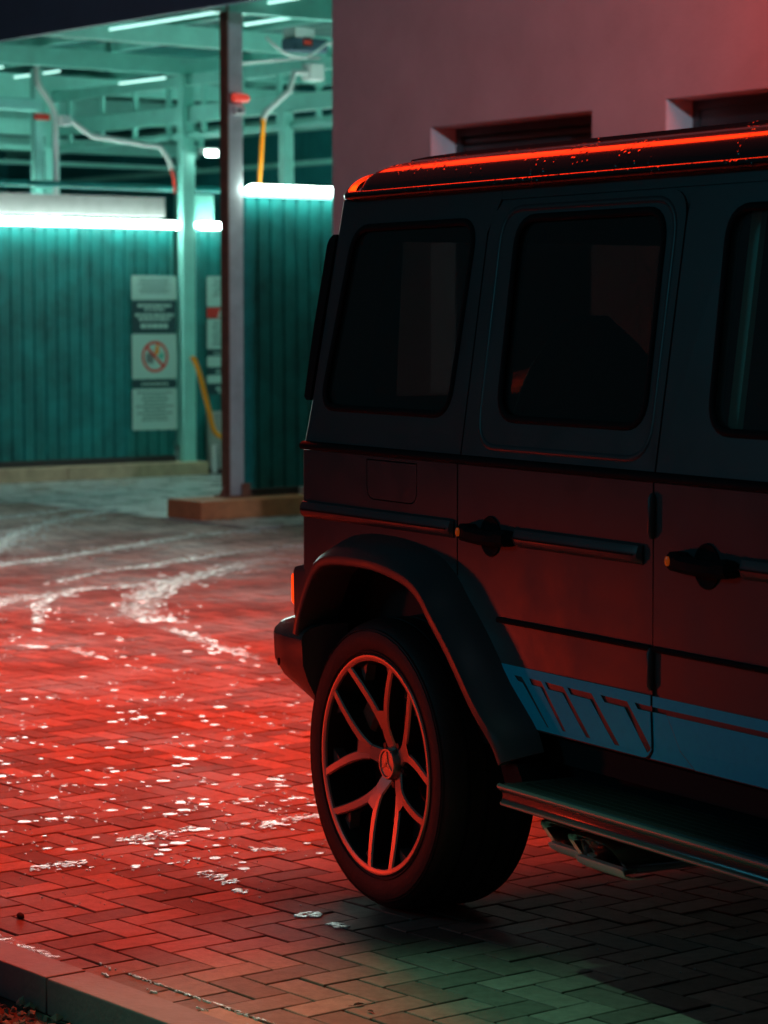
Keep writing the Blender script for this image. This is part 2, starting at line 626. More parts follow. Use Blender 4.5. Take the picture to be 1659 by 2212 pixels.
def rrect(corners, radii, seg=5):
    """rounded polygon in 2D"""
    n = len(corners)
    out = []
    for i in range(n):
        p = Vector(corners[i])
        a = Vector(corners[i - 1])
        b = Vector(corners[(i + 1) % n])
        r = radii[i] if isinstance(radii, (list, tuple)) else radii
        if r <= 0:
            out.append((p.x, p.y))
            continue
        da, db = (a - p).normalized(), (b - p).normalized()
        pa, pb = p + da * r, p + db * r
        for k in range(seg + 1):
            t = k / seg
            q = pa * (1 - t) ** 2 + p * 2 * t * (1 - t) + pb * t * t
            out.append((q.x, q.y))
    return out


# ==================================================================== SETTING
g = MB()
g.add([(-150, -60, -0.10), (150, -60, -0.10), (150, 300, -0.10), (-150, 300, -0.10)], [(0, 1, 2, 3)])
tag(g.build('ground', M_EARTH, recalc=False), kind='structure')

# ---- paving laid in herringbone
E1 = Vector((0.6268, -0.7792, 0))
E2 = Vector((0.7792, 0.6268, 0))
KERB_IN = Vector((-0.972, 6.579, 0))      # a point of the kerb's inner edge
bed = MB()


def kpt(a, b, z=0.0):
    return KERB_IN + E1 * a + E2 * b + Vector((0, 0, z))


bed.add([kpt(-26, -0.005, -0.024), kpt(14, -0.005, -0.024), kpt(14, 30, -0.024), kpt(-26, 30, -0.024)], [(0, 1, 2, 3)])
paving = tag(bed.build('paving', M_BED, recalc=False), kind='structure')

CP, SP = cos(PITCH), sin(PITCH)


def project(p):
    q = Vector(p) - Vector((0, 0, CAMH))
    z = q.y * CP - q.z * SP
    y = q.y * SP + q.z * CP
    if z < 0.5:
        return None
    return PW / 2 + FPX * q.x / z, PH / 2 - FPX * y / z, z


def gnd(x, y, z=0.0):
    a = (x - PW / 2) / FPX
    b = (PH / 2 - y) / FPX
    d = Vector((a, CP + b * SP, b * CP - SP))
    t = (z - CAMH) / d.z
    return Vector((0, 0, CAMH)) + d * t


BL, BW, BJ, BC = 0.2, 0.1, 0.0076, 0.0018


def brick_geo(dx=0.0):
    hx, hy = (BL - BJ) / 2, (BW - BJ) / 2
    c = BC
    vs = []
    for (z, k) in ((-0.034, 0.0), (-c, 0.0), (0.0, c)):
        vs += [(-hx + k, -hy + k, z), (hx - k, -hy + k, z), (hx - k, hy - k, z), (-hx + k, hy - k, z)]
    fs = [(8, 9, 10, 11)]
    for l in (0, 4):
        for i in range(4):
            j = (i + 1) % 4
            fs.append((l + i, l + j, l + 4 + j, l + 4 + i))
    return vs, fs


BV, BF = brick_geo()
OFF1, OFF2 = 0.03, -0.005
cand = []
for i in range(-260, 130):
    for j in range(0, 290):
        k = (i - j) % 4
        if k == 0:
            ca, cb, rot = (i + 1) * BW, (j + 0.5) * BW, 0
        elif k == 3:
            ca, cb, rot = (i + 0.5) * BW, (j + 1) * BW, 1
        else:
            continue
        a, b = ca + OFF1, cb + OFF2
        # the first row is cut by the kerb
        if b < (0.04 if rot == 0 else 0.09):
            continue
        P = kpt(a, b)
        if P.y < 4.6 or P.y > 27:
            continue
        if abs(P.x) > 0.1456 * P.y + 2.6:
            continue
        rel = P - WA
        if rel.dot(WP) > -0.62 and rel.dot(WQ) > -1.2:
            continue
        cand.append((P, rot))

vis = []
for idx, (P, rot) in enumerate(cand):
    pr = project(P)
    if pr and -20 < pr[0] < PW + 20 and -20 < pr[1] < PH + 30:
        rel = P - CO
        u, v = rel.dot(CF), rel.dot(CR)
        if v < 0.1 and -0.45 < u < 0.45:
            continue
        if v < -0.15 and pr[1] < 1690 + 0.348 * (pr[0] - 1070) + 40:
            continue
        vis.append((pr[2], idx))
vis.sort()
single = set(i for _, i in vis[:300])

variants = []
for t in range(8):
    me = bpy.data.meshes.new('brick')
    me.from_pydata(BV, [], BF)
    me.materials.append(M_BRICK)
    a = me.attributes.new('tint', 'FLOAT', 'POINT')
    a.data.foreach_set('value', [0.66 + 0.68 * (t * 3 % 8) / 7] * len(BV))
    variants.append(me)
ang1 = atan2(E1.y, E1.x)
rest = MB()
for idx, (P, rot) in enumerate(cand):
    dz = random.uniform(-0.0014, 0.0010)
    tx, ty = random.uniform(-0.006, 0.006), random.uniform(-0.010, 0.010)
    rz = ang1 + (pi / 2 if rot else 0) + random.uniform(-0.008, 0.008)
    if idx in single:
        o = bpy.data.objects.new('brick', random.choice(variants))
        COL.objects.link(o)
        o.parent = paving
        o.location = P + Vector((0, 0, dz))
        o.rotation_euler = (tx, ty, rz)
    else:
        Mx = Matrix.Translation(P + Vector((0, 0, dz))) @ Matrix.Rotation(rz, 4, 'Z') @ Matrix.Rotation(ty, 4, 'Y') @ Matrix.Rotation(tx, 4, 'X')
        rest.add([Mx @ Vector(v) for v in BV], BF, 0, [random.uniform(0.62, 1.38)] * len(BV))
tag(rest.build('brick_field', M_BRICK, paving, attr_name='tint', recalc=False), kind='stuff')

# cut bricks along the kerb
cut = MB()
for i in range(-40, 45):
    k = (i - 0) % 4
    a = i * BW + OFF1
    if k in (2,):
        # a lone half brick fills the cell left by the upright brick
        P0 = kpt(a + BW / 2, 0.045)
        pr = project(P0)
        if P0.y < 4.6 or P0.y > 12:
            continue
        hx, hy = (BW - BJ) / 2, 0.042
        vs = [kpt(a + BW / 2 + sx * hx, 0.045 + sy * hy, z) for z in (-0.03, -0.001) for sx, sy in ((-1, -1), (1, -1), (1, 1), (-1, 1))]
        cut.add(vs, [(4, 5, 6, 7), (0, 1, 5, 4), (1, 2, 6, 5), (2, 3, 7, 6), (3, 0, 4, 7)], 0, [random.uniform(0.8, 1.2)] * 8)
cutb = tag(cut.build('cut_brick_row', M_BRICK, paving, attr_name='tint'), kind='stuff')

# ---- concrete kerb in the corner
kb = MB()
kb.add([kpt(-8, -0.125, -0.075), kpt(6, -0.125, -0.075), kpt(6, -0.006, -0.075), kpt(-8, -0.006, -0.075)], [(0, 1, 2, 3)])
kerb = tag(kb.build('kerb', M_BED, recalc=False), kind='structure')
k0 = 0.42 - 1.0 * 5
for i in range(9):
    b = MB()
    a0 = k0 + i * 1.0
    b.box(a0 + 0.002, a0 + 0.998, -0.122, -0.008, -0.07, 0.020 + random.uniform(-0.001, 0.001), 0, lambda x, y, z: kpt(x, y, z), bev=0.004)
    b.build('kerb_stone', M_KERBS, kerb, smooth=20)

# ---- gravel beyond the kerb
gv = MB()
rg = random.Random(3)
for i in range(2400):
    a, b = rg.uniform(-1.5, 1.6), rg.uniform(-1.1, -0.13)
    P = kpt(a, b, rg.uniform(-0.075, -0.05))
    r = rg.uniform(0.007, 0.019)
    pts = []
    for (x, y, z) in ((1, 0, 0), (-1, 0, 0), (0, 1, 0), (0, -1, 0), (0, 0, 1), (0, 0, -1), (.62, .62, .5), (-.62, .62, .5), (.62, -.62, .5), (-.62, -.62, .5)):
        k = r * rg.uniform(0.7, 1.15)
        pts.append(Vector((x * k, y * k, z * k * 0.8)))
    rot = Matrix.Rotation(rg.uniform(0, 6.3), 3, 'Z') @ Matrix.Rotation(rg.uniform(0, 6.3), 3, 'X')
    fs = [(4, 6, 8), (4, 7, 6), (4, 9, 7), (4, 8, 9), (6, 0, 8), (6, 2, 0), (6, 7, 2), (7, 1, 2), (7, 9, 1), (9, 3, 1), (9, 8, 3), (8, 0, 3), (5, 2, 1), (5, 0, 2), (5, 3, 0), (5, 1, 3)]
    gv.add([P + rot @ p for p in pts], fs)
gb = gv.build('gravel', M_GRAVEL)
tag(gb, kind='stuff')
ge = MB()
ge.add([kpt(-9, -0.123, -0.07), kpt(7, -0.123, -0.07), kpt(7, -6, -0.07), kpt(-9, -6, -0.07)], [(0, 1, 2, 3)])
tag(ge.build('gravel_bed', M_EARTH, recalc=False), kind='structure')

# ---- wash floor slab
sl = MB()
sl.box(-0.6, 9, -1.1, 16, -0.06, 0.004, 0, ww)
tag(sl.build('wash_floor', M_SLAB), kind='structure')

# ==================================================================== BUILDING ON THE RIGHT
bld = tag(empty('plaster_building', FA), 'plain plastered building wall glowing red at its upper right, with dark recessed windows', 'building')


def bpart(mb, name, m, parent=bld, smooth=None):
    """geometry given in world space, stored relative to its thing"""
    o = mb.build(name, m, parent, smooth)
    return o


def fl(s, n, z):          # facade local
    return FD * s + FN * n + Vector((0, 0, z))


WT = 2.79
W1 = (1.19, 2.88)
W2 = (3.56, 5.1)
wins = [(W1[0], W1[1], 1.1, WT), (W2[0], W2[1], 0.9, WT + 0.02), (6.0, 7.6, 0.9, WT)]
wl = MB()
outer = [(0, 0), (13, 0), (13, 6.3), (0, 6.3)]
holes = [[(a, z0), (b, z0), (b, z1), (a, z1)] for (a, b, z0, z1) in wins]
wl.prism(outer, holes, lambda s, z: fl(s, 0, z), lambda s, z: fl(s, -0.26, z))
wall_o = bpart(wl, 'wall', M_WALL)
rw = MB()
rw.box(0, 0.26, -7, -0.263, 0, 6.3, 0, lambda x, y, z: fl(x, y, z))
bpart(rw, 'side_wall', M_WALL)
rf = MB()
rf.box(-0.05, 13.05, -7.0, 0.06, 6.303, 6.45, 0, lambda x, y, z: fl(x, y, z))
bpart(rf, 'parapet', M_FASCIA)
for wi, (a, b, z0, z1) in enumerate(wins):
    f = MB()
    fr = 0.055
    d0, d1 = -0.255, -0.195
    f.prism([(a + .004, z0 + .004), (b - .004, z0 + .004), (b - .004, z1 - .004), (a + .004, z1 - .004)],
            [[(a + fr, z0 + fr), (b - fr, z0 + fr), (b - fr, z1 - fr), (a + fr, z1 - fr)]],
            lambda s, z: fl(s, d1, z), lambda s, z: fl(s, d0, z))
    win = bpart(f, 'window', M_FRAME)
    # reveal lining (paler and bluer: the cool light is put into its colour)
    r = MB()
    r.box(a + 0.0005, a + 0.003, -0.192, -0.003, z0 + .003, z1 - .003, 0, lambda x, y, z: fl(x, y, z))
    r.build('reveal', M_REVEAL, win)
    if wi == 0:
        me = None
        zz = z1 - fr - 0.05
        while zz > 1.95:
            if me is None:
                sb = MB()
                rings = []
                for x in (a + fr + .003, b - fr - .003):
                    rings.append([fl(x, -0.236, 0), fl(x, -0.228, 0.004), fl(x, -0.218, 0.016), fl(x, -0.217, 0.036), fl(x, -0.226, 0.0475), fl(x, -0.236, 0.0495)])
                sb.loft(rings)
                so_ = sb.build('slat', M_SHUTTER, win, smooth=50)
                me = so_.data
                so_.location = (0, 0, zz)
            else:
                so_ = bpy.data.objects.new('slat', me)
                COL.objects.link(so_)
                so_.parent = win
                so_.location = (0, 0, zz)
            zz -= 0.051
        bx = MB()
        bx.box(a + fr + .003, b - fr - .003, -0.25, -0.24, 1.2, z1 - fr - .003, 0, lambda x, y, z: fl(x, y, z))
        bx.build('shutter_backing', M_GAP, win)
    else:
        s2 = MB()
        mid = a + 0.42
        s2.box(a + fr + .002, b - fr - .002, -0.25, -0.205, z1 - fr - 0.10, z1 - fr - 0.002, 0, lambda x, y, z: fl(x, y, z))
        s2.box(mid, mid + 0.05, -0.249, -0.204, z0 + fr + .002, z1 - fr - 0.102, 0, lambda x, y, z: fl(x, y, z))
        s2.build('sash', M_FRAME, win)
        p = MB()
        p.box(a + fr + .002, b - fr - .002, -0.232, -0.226, z0 + fr + .002, z1 - fr - .104, 0, lambda x, y, z: fl(x, y, z))
        p.build('pane', M_GLASS, win)
        c = MB()
        c.box(a + fr + .01, mid - .01, -0.34, -0.30, z0 + .1, z1 - .18, 0, lambda x, y, z: fl(x, y, z))
        c.build('curtain', M_SIGNW, win)
        c2 = MB()
        c2.box(a - 0.5, b + 0.5, -1.6, -1.55, 0, 3.4, 0, lambda x, y, z: fl(x, y, z))
        c2.build('room_wall', M_FASCIA, win)

# ==================================================================== CAR WASH
wash = tag(empty('car_wash', WA), 'open teal lit car wash shelter of mint steel beams under a dark fascia', 'car wash')


def wl_(p, q, z):
    return WP * p + WQ * q + Vector((0, 0, z))


def wbox(name, m, p0, p1, q0, q1, z0, z1, parent=wash, bev=0.0, smooth=None):
    b = MB()
    b.box(p0, p1, q0, q1, z0, z1, 0, wl_, bev)
    return b.build(name, m, parent, smooth)


wbox('fascia', M_FASCIA, -0.36, -0.30, -9, 16, 3.97, 4.85)
# profiled roof sheet seen from below
rs = MB()
ring0, ring1 = [], []
q = -1.6
prof = []
pp = -0.295
while pp < 6.4:
    prof += [(pp, 4.245), (pp + 0.10, 4.245), (pp + 0.13, 4.285), (pp + 0.20, 4.285)]
    pp += 0.23
rs.loft([[wl_(a, q0, z) for a, z in prof] for q0 in (-9, 16)], closed_ring=False, caps=False)
rs.build('roof_sheet', M_ROOFSHEET, wash)
rtop = MB()
rtop.box(-0.298, 6.4, -9, 16, 4.30, 4.40, 0, wl_)
rtop.build('roof_deck', M_FASCIA, wash)
for pp in (0.28, 1.05, 1.85, 3.5, 4.4, 5.3):
    wbox('purlin', M_STEEL, pp, pp + 0.06, -9, 16, 4.145, 4.243)
for qq in (-4.8, -2.4, -0.04, 2.35, 4.72, 7.25, 9.6, 12.0):
    wbox('rafter', M_STEEL, -0.28, 6.3, qq, qq + 0.10, 3.97, 4.143)
# lattice frame across the bays
for z0, z1, d in ((3.345, 3.395, 0.05), (3.50, 3.66, 0.08), (3.86, 3.968, 0.1)):
    wbox('cross_beam', M_STEEL, 2.70, 2.70 + d, -4, 7.3, z0, z1)
    wbox('bay_beam', M_STEEL, -0.25, 2.69, 7.24, 7.24 + d, z0, z1)
    wbox('bay_beam', M_STEEL, 2.81, 6.2, 9.64, 9.64 + d, z0, z1)
qq = -3.8
while qq < 7.2:
    wbox('strut', M_STEEL, 2.715, 2.755, qq, qq + 0.06, 3.662, 3.858)
    wbox('strut', M_STEEL, 2.715, 2.745, qq, qq + 0.06, 3.397, 3.498)
    qq += 0.63
wbox('rear_beam', M_STEEL, 6.0, 6.1, -6, 14, 3.70, 3.85)
wbox('rear_beam', M_STEEL, 6.0, 6.06, -6, 14, 3.30, 3.36)
# columns
wbox('column', M_STEEL, 2.66, 2.81, 4.70, 4.79, 0.0, 3.965, bev=0.008)
wbox('column', M_STEEL, 1.16, 1.25, 5.0, 5.09, 0.0, 3.965)
wbox('column', M_STEEL, 2.63, 2.74, 2.94, 3.03, 0.0, 3.49)
wbox('column', M_STEEL, 2.62, 2.80, 7.28, 7.44, 0.0, 3.965)
wbox('column', M_STEEL, 5.9, 6.05, 4.70, 4.85, 0.0, 3.965)
wbox('column', M_STEEL, 5.9, 6.05, 9.60, 9.75, 0.0, 3.965)
# the front post
post = wbox('front_post', M_POST, -0.065, 0.075, -0.036, 0.036, 0.153, 4.14)
post['label'] = 'grey front post with a left flange coloured by red light'
pf = MB()
pf.box(-0.082, -0.066, -0.05, 0.05, 0.153, 4.10, 0, wl_)
pf.build('flange', M_RUST_REDLIT, post)  # red light on the post's left side is put into this colour
pf = MB()
pf.box(-0.13, 0.13, -0.09, 0.09, 0.151, 0.166, 0, wl_)
pf.prism([(-0.14, 0.166), (-0.083, 0.166), (-0.083, 0.25)], [], lambda a, z: wl_(a, -0.006, z), lambda a, z: wl_(a, 0.006, z))
pf.prism([(0.10, -0.09), (0.02, -0.09), (0.06, -0.04)], [], lambda a, b: wl_(a, b, 0.167), lambda a, b: wl_(a, b, 0.26))
pf.build('base_plate', M_RUST_REDLIT, post)

# dark cladding behind the bays
bw = tag(empty('rear_fence', WA), 'dark teal cladding fence behind the wash bays', 'fence')
pp = -6.0
while pp < 15:
    b = MB()
    b.box(6.6, 6.64, pp, pp + 0.99, 0.0, 4.4, 0, wl_)
    b.build('cladding_panel', M_BACK, bw)
    pp += 1.0
b = MB()
b.box(2.9, 6.6, 15.0, 15.04, 0, 4.4, 0, wl_)
b.build('cladding_panel', M_BACK, bw)


def corrugated(p0, p1, z0, z1, q, pitch=0.128, depth=0.018):
    """one sheet with trapezoid ribs standing out towards -q"""
    prof = []
    x = p0
    while x < p1 - 0.01:
        for dx, dq in ((0, 0), (0.020, 0), (0.030, -depth), (0.116, -depth)):
            if x + dx <= p1:
                prof.append((x + dx, q + dq))
        x += pitch
    prof.append((p1, q))
    m = MB()
    m.loft([[wl_(a, b, z0) for a, b in prof] + [wl_(a, b + 0.004, z0) for a, b in reversed(prof)],
            [wl_(a, b, z1) for a, b in prof] + [wl_(a, b + 0.004, z1) for a, b in reversed(prof)]], True, False, True)
    return m


def partition(label, spans, q, z0, z1, group='teal bay partitions'):
    t = tag(empty('bay_partition', WA), label, 'partition', group)
    for (a, b) in spans:
        x = a
        while x < b - 0.05:
            e = min(x + 1.024, b)
            corrugated(x + 0.002, e - 0.002, z0, z1, q).build('corrugated_sheet', M_PANEL, t)
            x = e
        k = MB()
        k.box(a, b, q - 0.035, q + 0.02, z0 - 0.06, z0 - 0.002, 0, wl_)
        k.build('skirting', M_DARKSTRIP, t)
        k = MB()
        k.box(a, b, q - 0.03, q + 0.02, z1 + 0.002, z1 + 0.035, 0, wl_)
        k.build('top_rail', M_STEEL, t)
    return t


partition('teal corrugated partition at far left carrying the no fire sign', [(-0.3, 2.61)], 4.80, 0.20, 2.44)
partition('narrow strip of teal partition seen between the mint column and grey front post', [(2.87, 5.9)], 4.80, 0.06, 2.44)
partition('teal corrugated partition right of the grey front post', [(0.085, 5.9)], 0.0, 0.21, 2.53)

# kerbs under the partitions
kt = tag(empty('bay_kerb', WA), 'beige concrete kerb under the left teal partition', 'kerb')
x = -0.4
while x < 2.8:
    b = MB()
    e = min(x + 0.82, 2.93)
    b.box(x + .002, e - .002, 4.58, 4.98, 0.004, 0.135, 0, wl_, bev=0.008)
    b.build('kerb_block', M_KERBB, kt, smooth=20)
    x += 0.82
kt = tag(empty('kerb_island', WA), 'orange concrete island carrying the grey front post', 'kerb')
for x, e in ((-0.53, 0.62), (0.622, 1.8), (1.802, 3.0), (3.002, 4.2)):
    b = MB()
    b.box(x, e, -0.32, 0.16, 0.004, 0.15, 0, wl_, bev=0.008)
    b.build('island_block', M_KERBO, kt, smooth=20)
wb = MB()
wb.box(0.60, 1.1, -0.16, -0.06, 0.152, 0.21, 0, wl_)
tag(wb.build('plinth_block', M_STEELW), 'small pale block at the foot of the right teal partition', 'block')
bpy.data.objects['plinth_block'].location = WA


# tube lamps
def tube_lamp(p0, p1, q, z, label, m=M_TUBE, r=0.034, cat='lamp', group='tube lamps on the partitions', along='p', housing=True):
    t = tag(empty('tube_lamp', WA), label, cat, group)
    f = (lambda a, b, c: wl_(a, q + b, c)) if along == 'p' else (lambda a, b, c: wl_(q + b, a, c))
    b = MB()
    n = 12
    rings = []
    L = p1 - p0
    for k, (a, rr) in enumerate([(p0, r * .3), (p0 + r * .35, r * .8), (p0 + r, r), (p1 - r, r), (p1 - r * .35, r * .8), (p1, r * .3)]):
        rings.append([f(a, cos(2 * pi * i / n) * rr, z + sin(2 * pi * i / n) * rr) for i in range(n)])
    b.loft(rings)
    b.build('glowing_tube', m, t, smooth=40)
    if housing:
        b = MB()
        b.box(p0 + 0.05, p1 - 0.05, r * 0.8, r + 0.03, z - 0.02, z + 0.02, 0, f)
        b.build('housing', M_STEELW, t)
    return t


tube_lamp(-0.3, 2.60, 4.69, 2.487, 'long glowing tube lamp along the top of the left partition')
tube_lamp(2.83, 3.29, 4.69, 2.487, 'short glowing tube lamp between the mint column and grey front post')
tube_lamp(0.09, 1.20, -0.085, 2.592, 'glowing tube lamp right of the grey front post')
for (a, b, q, z, lab) in ((5.85, 7.0, 1.3, 4.05, 'thin ceiling tube lamp cut by the left edge under the roof'),
                          (0.56, 2.28, 0.3, 4.05, 'thin ceiling tube lamp close to the dark fascia, left of the grey front post'),
                          (-0.50, -0.07, 0.3, 4.06, 'thin ceiling tube lamp topmost right of the grey front post'),
                          (0.09, 1.26, 1.0, 4.05, 'thin ceiling tube lamp second from the top right of the front post'),
                          (5.60, 6.50, 1.8, 4.02, 'thin ceiling tube lamp above the hose boom with red end'),
                          (3.69, 4.50, 1.8, 3.82, 'thin ceiling tube lamp deep in the shelter beside the mint column')):
    tube_lamp(a, b, q, z, lab, M_TUBE2, 0.011, group='ceiling tube lamps', along='q', housing=False)

tube_lamp(0.1, 5.6, 4.93, 2.487, 'long tube lamp on the far side of the left partition', M_TUBE3, housing=False)
tube_lamp(0.2, 5.6, 0.10, 2.592, 'long tube lamp on the far side of the right partition', M_TUBE3, housing=False)
# cable trunking and rail on the left partition
b = MB()
b.box(-0.3, 2.50, 4.78, 4.92, 2.56, 2.755, 0, wl_)
o = tag(b.build('cable_trunking', M_TRUNK), 'white cable trunking above the long tube lamp', 'trunking')
o.location = WA
b = MB()
b.tube([wl_(-0.3, 4.95, 2.86), wl_(6, 4.95, 2.86)], 0.035, 10)
o = tag(b.build('rail_pipe', M_PANEL), 'dark teal pipe running above the white trunking', 'pipe')
o.location = WA
b = MB()
b.box(2.86, 3.10, 4.80, 4.9, 2.52, 2.80, 0, wl_, bev=0.005)
o = tag(b.build('switch_box', M_STEEL), 'mint switch box above the short tube lamp', 'box')
o.location = WA


# hose booms
def boom(label, arm, hose, m, r=0.028, hr=0.017, mount=None):
    t = tag(empty('hose_boom', WA), label, 'hose boom', 'swinging hose booms')
    b = MB()
    b.tube(arm, r, 8)
    b.build('arm', M_PIPE, t, smooth=50)
    b = MB()
    b.tube(hose, hr, 8)
    b.build('hose', m, t, smooth=50)
    if mount:
        b = MB()
        p, q, z, s = mount
        b.box(p - s, p + s, q - s, q + s, z, z + 2 * s, 0, wl_, bev=0.01)
        b.build('swivel_mount', M_STEELW, t)
    return t


boom('left hose boom with bent grey arm ending in a red hose',
     [wl_(1.30, 4.66, 3.46), wl_(1.36, 4.66, 3.45), wl_(1.576, 4.66, 3.32), wl_(2.37, 4.66, 3.245), wl_(2.47, 4.66, 3.12), wl_(2.50, 4.66, 3.03)],
     [wl_(2.50, 4.66, 3.03), wl_(2.53, 4.66, 2.94), wl_(2.548, 4.66, 2.80)], M_REDHOSE, mount=(1.28, 4.66, 3.40, 0.05))
boom('right hose boom with angled white arm ending in an orange hose',
     [wl_(1.16, 0.55, 3.60), wl_(1.005, 0.55, 3.60), wl_(0.957, 0.55, 3.446), wl_(0.726, 0.55, 3.268), wl_(0.69, 0.55, 3.20)],
     [wl_(0.69, 0.55, 3.20), wl_(0.688, 0.55, 3.13), wl_(0.65, 0.55, 2.68), wl_(0.645, 0.55, 2.2)], M_ORANGE, hr=0.019, mount=(1.2, 0.55, 3.54, 0.07))
b = MB()
b.tube(smooth_path([wl_(1.16, 4.96, 4.0), wl_(1.17, 4.96, 3.82), wl_(1.34, 4.96, 3.58), wl_(1.36, 4.96, 3.3), wl_(1.36, 4.96, 2.4)], 4), 0.03, 8)
o = tag(b.build('water_pipe', M_PIPE, smooth=50), 'bent grey water pipe coming down a column at left', 'pipe')
o.location = WA
# ceiling swivel unit
t = tag(empty('ceiling_swivel', WA), 'boxy ceiling swivel with looping cables and a red cap, beside the building edge', 'swivel')
b = MB()
b.box(0.97, 1.17, 0.48, 0.66, 3.885, 3.968, 0, wl_, bev=0.01)
b.build('gear_box', M_STEELW, t)
b = MB()
b.box(0.95, 1.31, 0.48, 0.66, 3.77, 3.882, 0, wl_, bev=0.02)
b.build('motor', M_FASCIA, t)
b = MB()
b.box(1.05, 1.13, 0.468, 0.478, 3.82, 3.865, 0, wl_)
b.build('red_cap', M_REDHOSE, t)
b = MB()
b.tube(smooth_path([wl_(0.69, 0.5, 3.86), wl_(0.73, 0.45, 3.80), wl_(0.866, 0.45, 3.73), wl_(1.04, 0.45, 3.715), wl_(1.16, 0.45, 3.77), wl_(1.30, 0.45, 3.85), wl_(1.40, 0.45, 3.75)], 4), 0.013, 6)
b.tube(smooth_path([wl_(0.3, 0.6, 3.62), wl_(0.6, 0.6, 3.66), wl_(0.9, 0.6, 3.70), wl_(1.3, 0.6, 3.74)], 4), 0.016, 6)
b.build('cable', M_STEELW, t, smooth=50)

# second swivel at the left edge
t = tag(empty('ceiling_swivel', WA), 'ceiling swivel with a red cap at the far left edge', 'swivel')
b = MB()
b.box(0.5, 1.0, 4.60, 4.70, 3.52, 3.64, 0, wl_, bev=0.02)
b.build('motor', M_STEEL, t)
b = MB()
b.box(0.93, 1.09, 4.60, 4.64, 3.445, 3.505, 0, wl_, bev=0.01)
b.build('red_cap', M_REDHOSE, t)

# orange hose hanging by the column
b = MB()
b.tube(smooth_path([wl_(2.64, 4.52, 1.18), wl_(2.67, 4.46, 1.06), wl_(2.78, 4.44, 0.66), wl_(2.83, 4.44, 0.48), wl_(2.89, 4.44, 0.405), wl_(2.97, 4.44, 0.385), wl_(3.05, 4.44, 0.43), wl_(3.15, 4.44, 0.6)], 5), 0.026, 8)
o = tag(b.build('wash_hose', M_ORANGE, smooth=50), 'orange hose hanging in a loop by the mint column', 'hose')
o.location = WA
t = tag(empty('utility_cabinet', WA), 'low grey utility cabinet behind the hanging orange hose', 'cabinet')
b = MB()
b.box(2.96, 3.6, 4.50, 4.76, 0.06, 0.63, 0, wl_, bev=0.008)
b.build('body', M_CABINET, t)
b = MB()
b.box(2.955, 3.605, 4.51, 4.76, 0.006, 0.058, 0, wl_)
b.build('plinth', M_DARKSTRIP, t)
b = MB()
b.tube([wl_(2.92, 4.55, 0.02), wl_(2.92, 4.55, 0.3)], 0.03, 10)
o = tag(b.build('floor_pipe', M_PIPE, smooth=50), 'short grey pipe standing by the utility cabinet', 'pipe')
o.location = WA
# flood lamp
t = tag(empty('flood_lamp', WA), 'small white flood lamp on the mint column', 'lamp')
b = MB()
b.box(2.80, 2.98, 4.52, 4.62, 3.19, 3.25, 0, wl_, bev=0.008)
b.build('casing', M_STEELW, t)
b = MB()
b.box(2.81, 2.95, 4.512, 4.518, 3.165, 3.222, 0, wl_)
b.build('lit_face', M_TUBE3, t)
b = MB()
b.box(2.82, 2.86, 4.62, 4.66, 3.20, 3.34, 0, wl_)
b.build('bracket', M_STEEL, t)
# red beacon and camera on the front post
t = tag(empty('beacon', WA), 'red beacon lamp high on the grey front post', 'beacon')
b = MB()
n = 12
rings = []
for a, rr in ((-0.045, 0.028), (-0.03, 0.034), (0.05, 0.034), (0.09, 0.030), (0.11, 0.015)):
    rings.append([wl_(a, -0.075 + cos(2 * pi * i / n) * rr, 3.30 + sin(2 * pi * i / n) * rr) for i in range(n)])
b.loft(rings)
b.build('lens', M_REDGLASS, t, smooth=45)
b = MB()
b.box(-0.05, 0.0, -0.06, -0.038, 3.26, 3.34, 0, wl_)
b.build('bracket', M_RUST_REDLIT, t)
t = tag(empty('camera_unit', WA), 'small white camera under the red beacon', 'camera')
b = MB()
b.box(-0.03, 0.07, -0.085, -0.038, 3.17, 3.23, 0, wl_, bev=0.008)
b.build('casing', M_STEELW, t)
b = MB()
b.box(-0.0, 0.024, -0.090, -0.0855, 3.188, 3.212, 0, wl_)
b.build('eye', M_GAP, t)


# ---- signs
def sign(p0, p1, q, bands, label):
    """bands: (z0, z1, board material or None, [items])"""
    t = tag(empty('notice_board', WA), label, 'sign', 'notice boards on the partitions')
    rs_ = random.Random(int(p0 * 100))

    def bar(mb, a0, a1, z0, z1, d):
        mb.add([wl_(a0, q - d, z0), wl_(a1, q - d, z0), wl_(a1, q - d, z1), wl_(a0, q - d, z1)], [(0, 1, 2, 3)])
    for (z0, z1, bm_, inkm, rows) in bands:
        b = MB()
        b.prism(rrect([(p0, z0), (p1, z0), (p1, z1), (p0, z1)], 0.02, 3), [], lambda a, z: wl_(a, q - 0.006, z), lambda a, z: wl_(a, q, z))
        pl = b.build('notice_panel', bm_, t)
        if rows:
            k = MB()
            W = p1 - p0
            zz = z1 - 0.03
            for (h, wfrac, gap) in rows:
                wd = W * wfrac
                a = (p0 + p1) / 2 - wd / 2
                end = a + wd
                while a < end - 0.004:       # words built as short print marks
                    ln = min(rs_.uniform(0.02, 0.06), end - a)
                    bar(k, a, a + ln, zz - h, zz, 0.0085)
                    a += ln + 0.010
                zz -= h + gap
            tag(k.build('print', inkm, pl, recalc=False), kind='stuff')
    return t


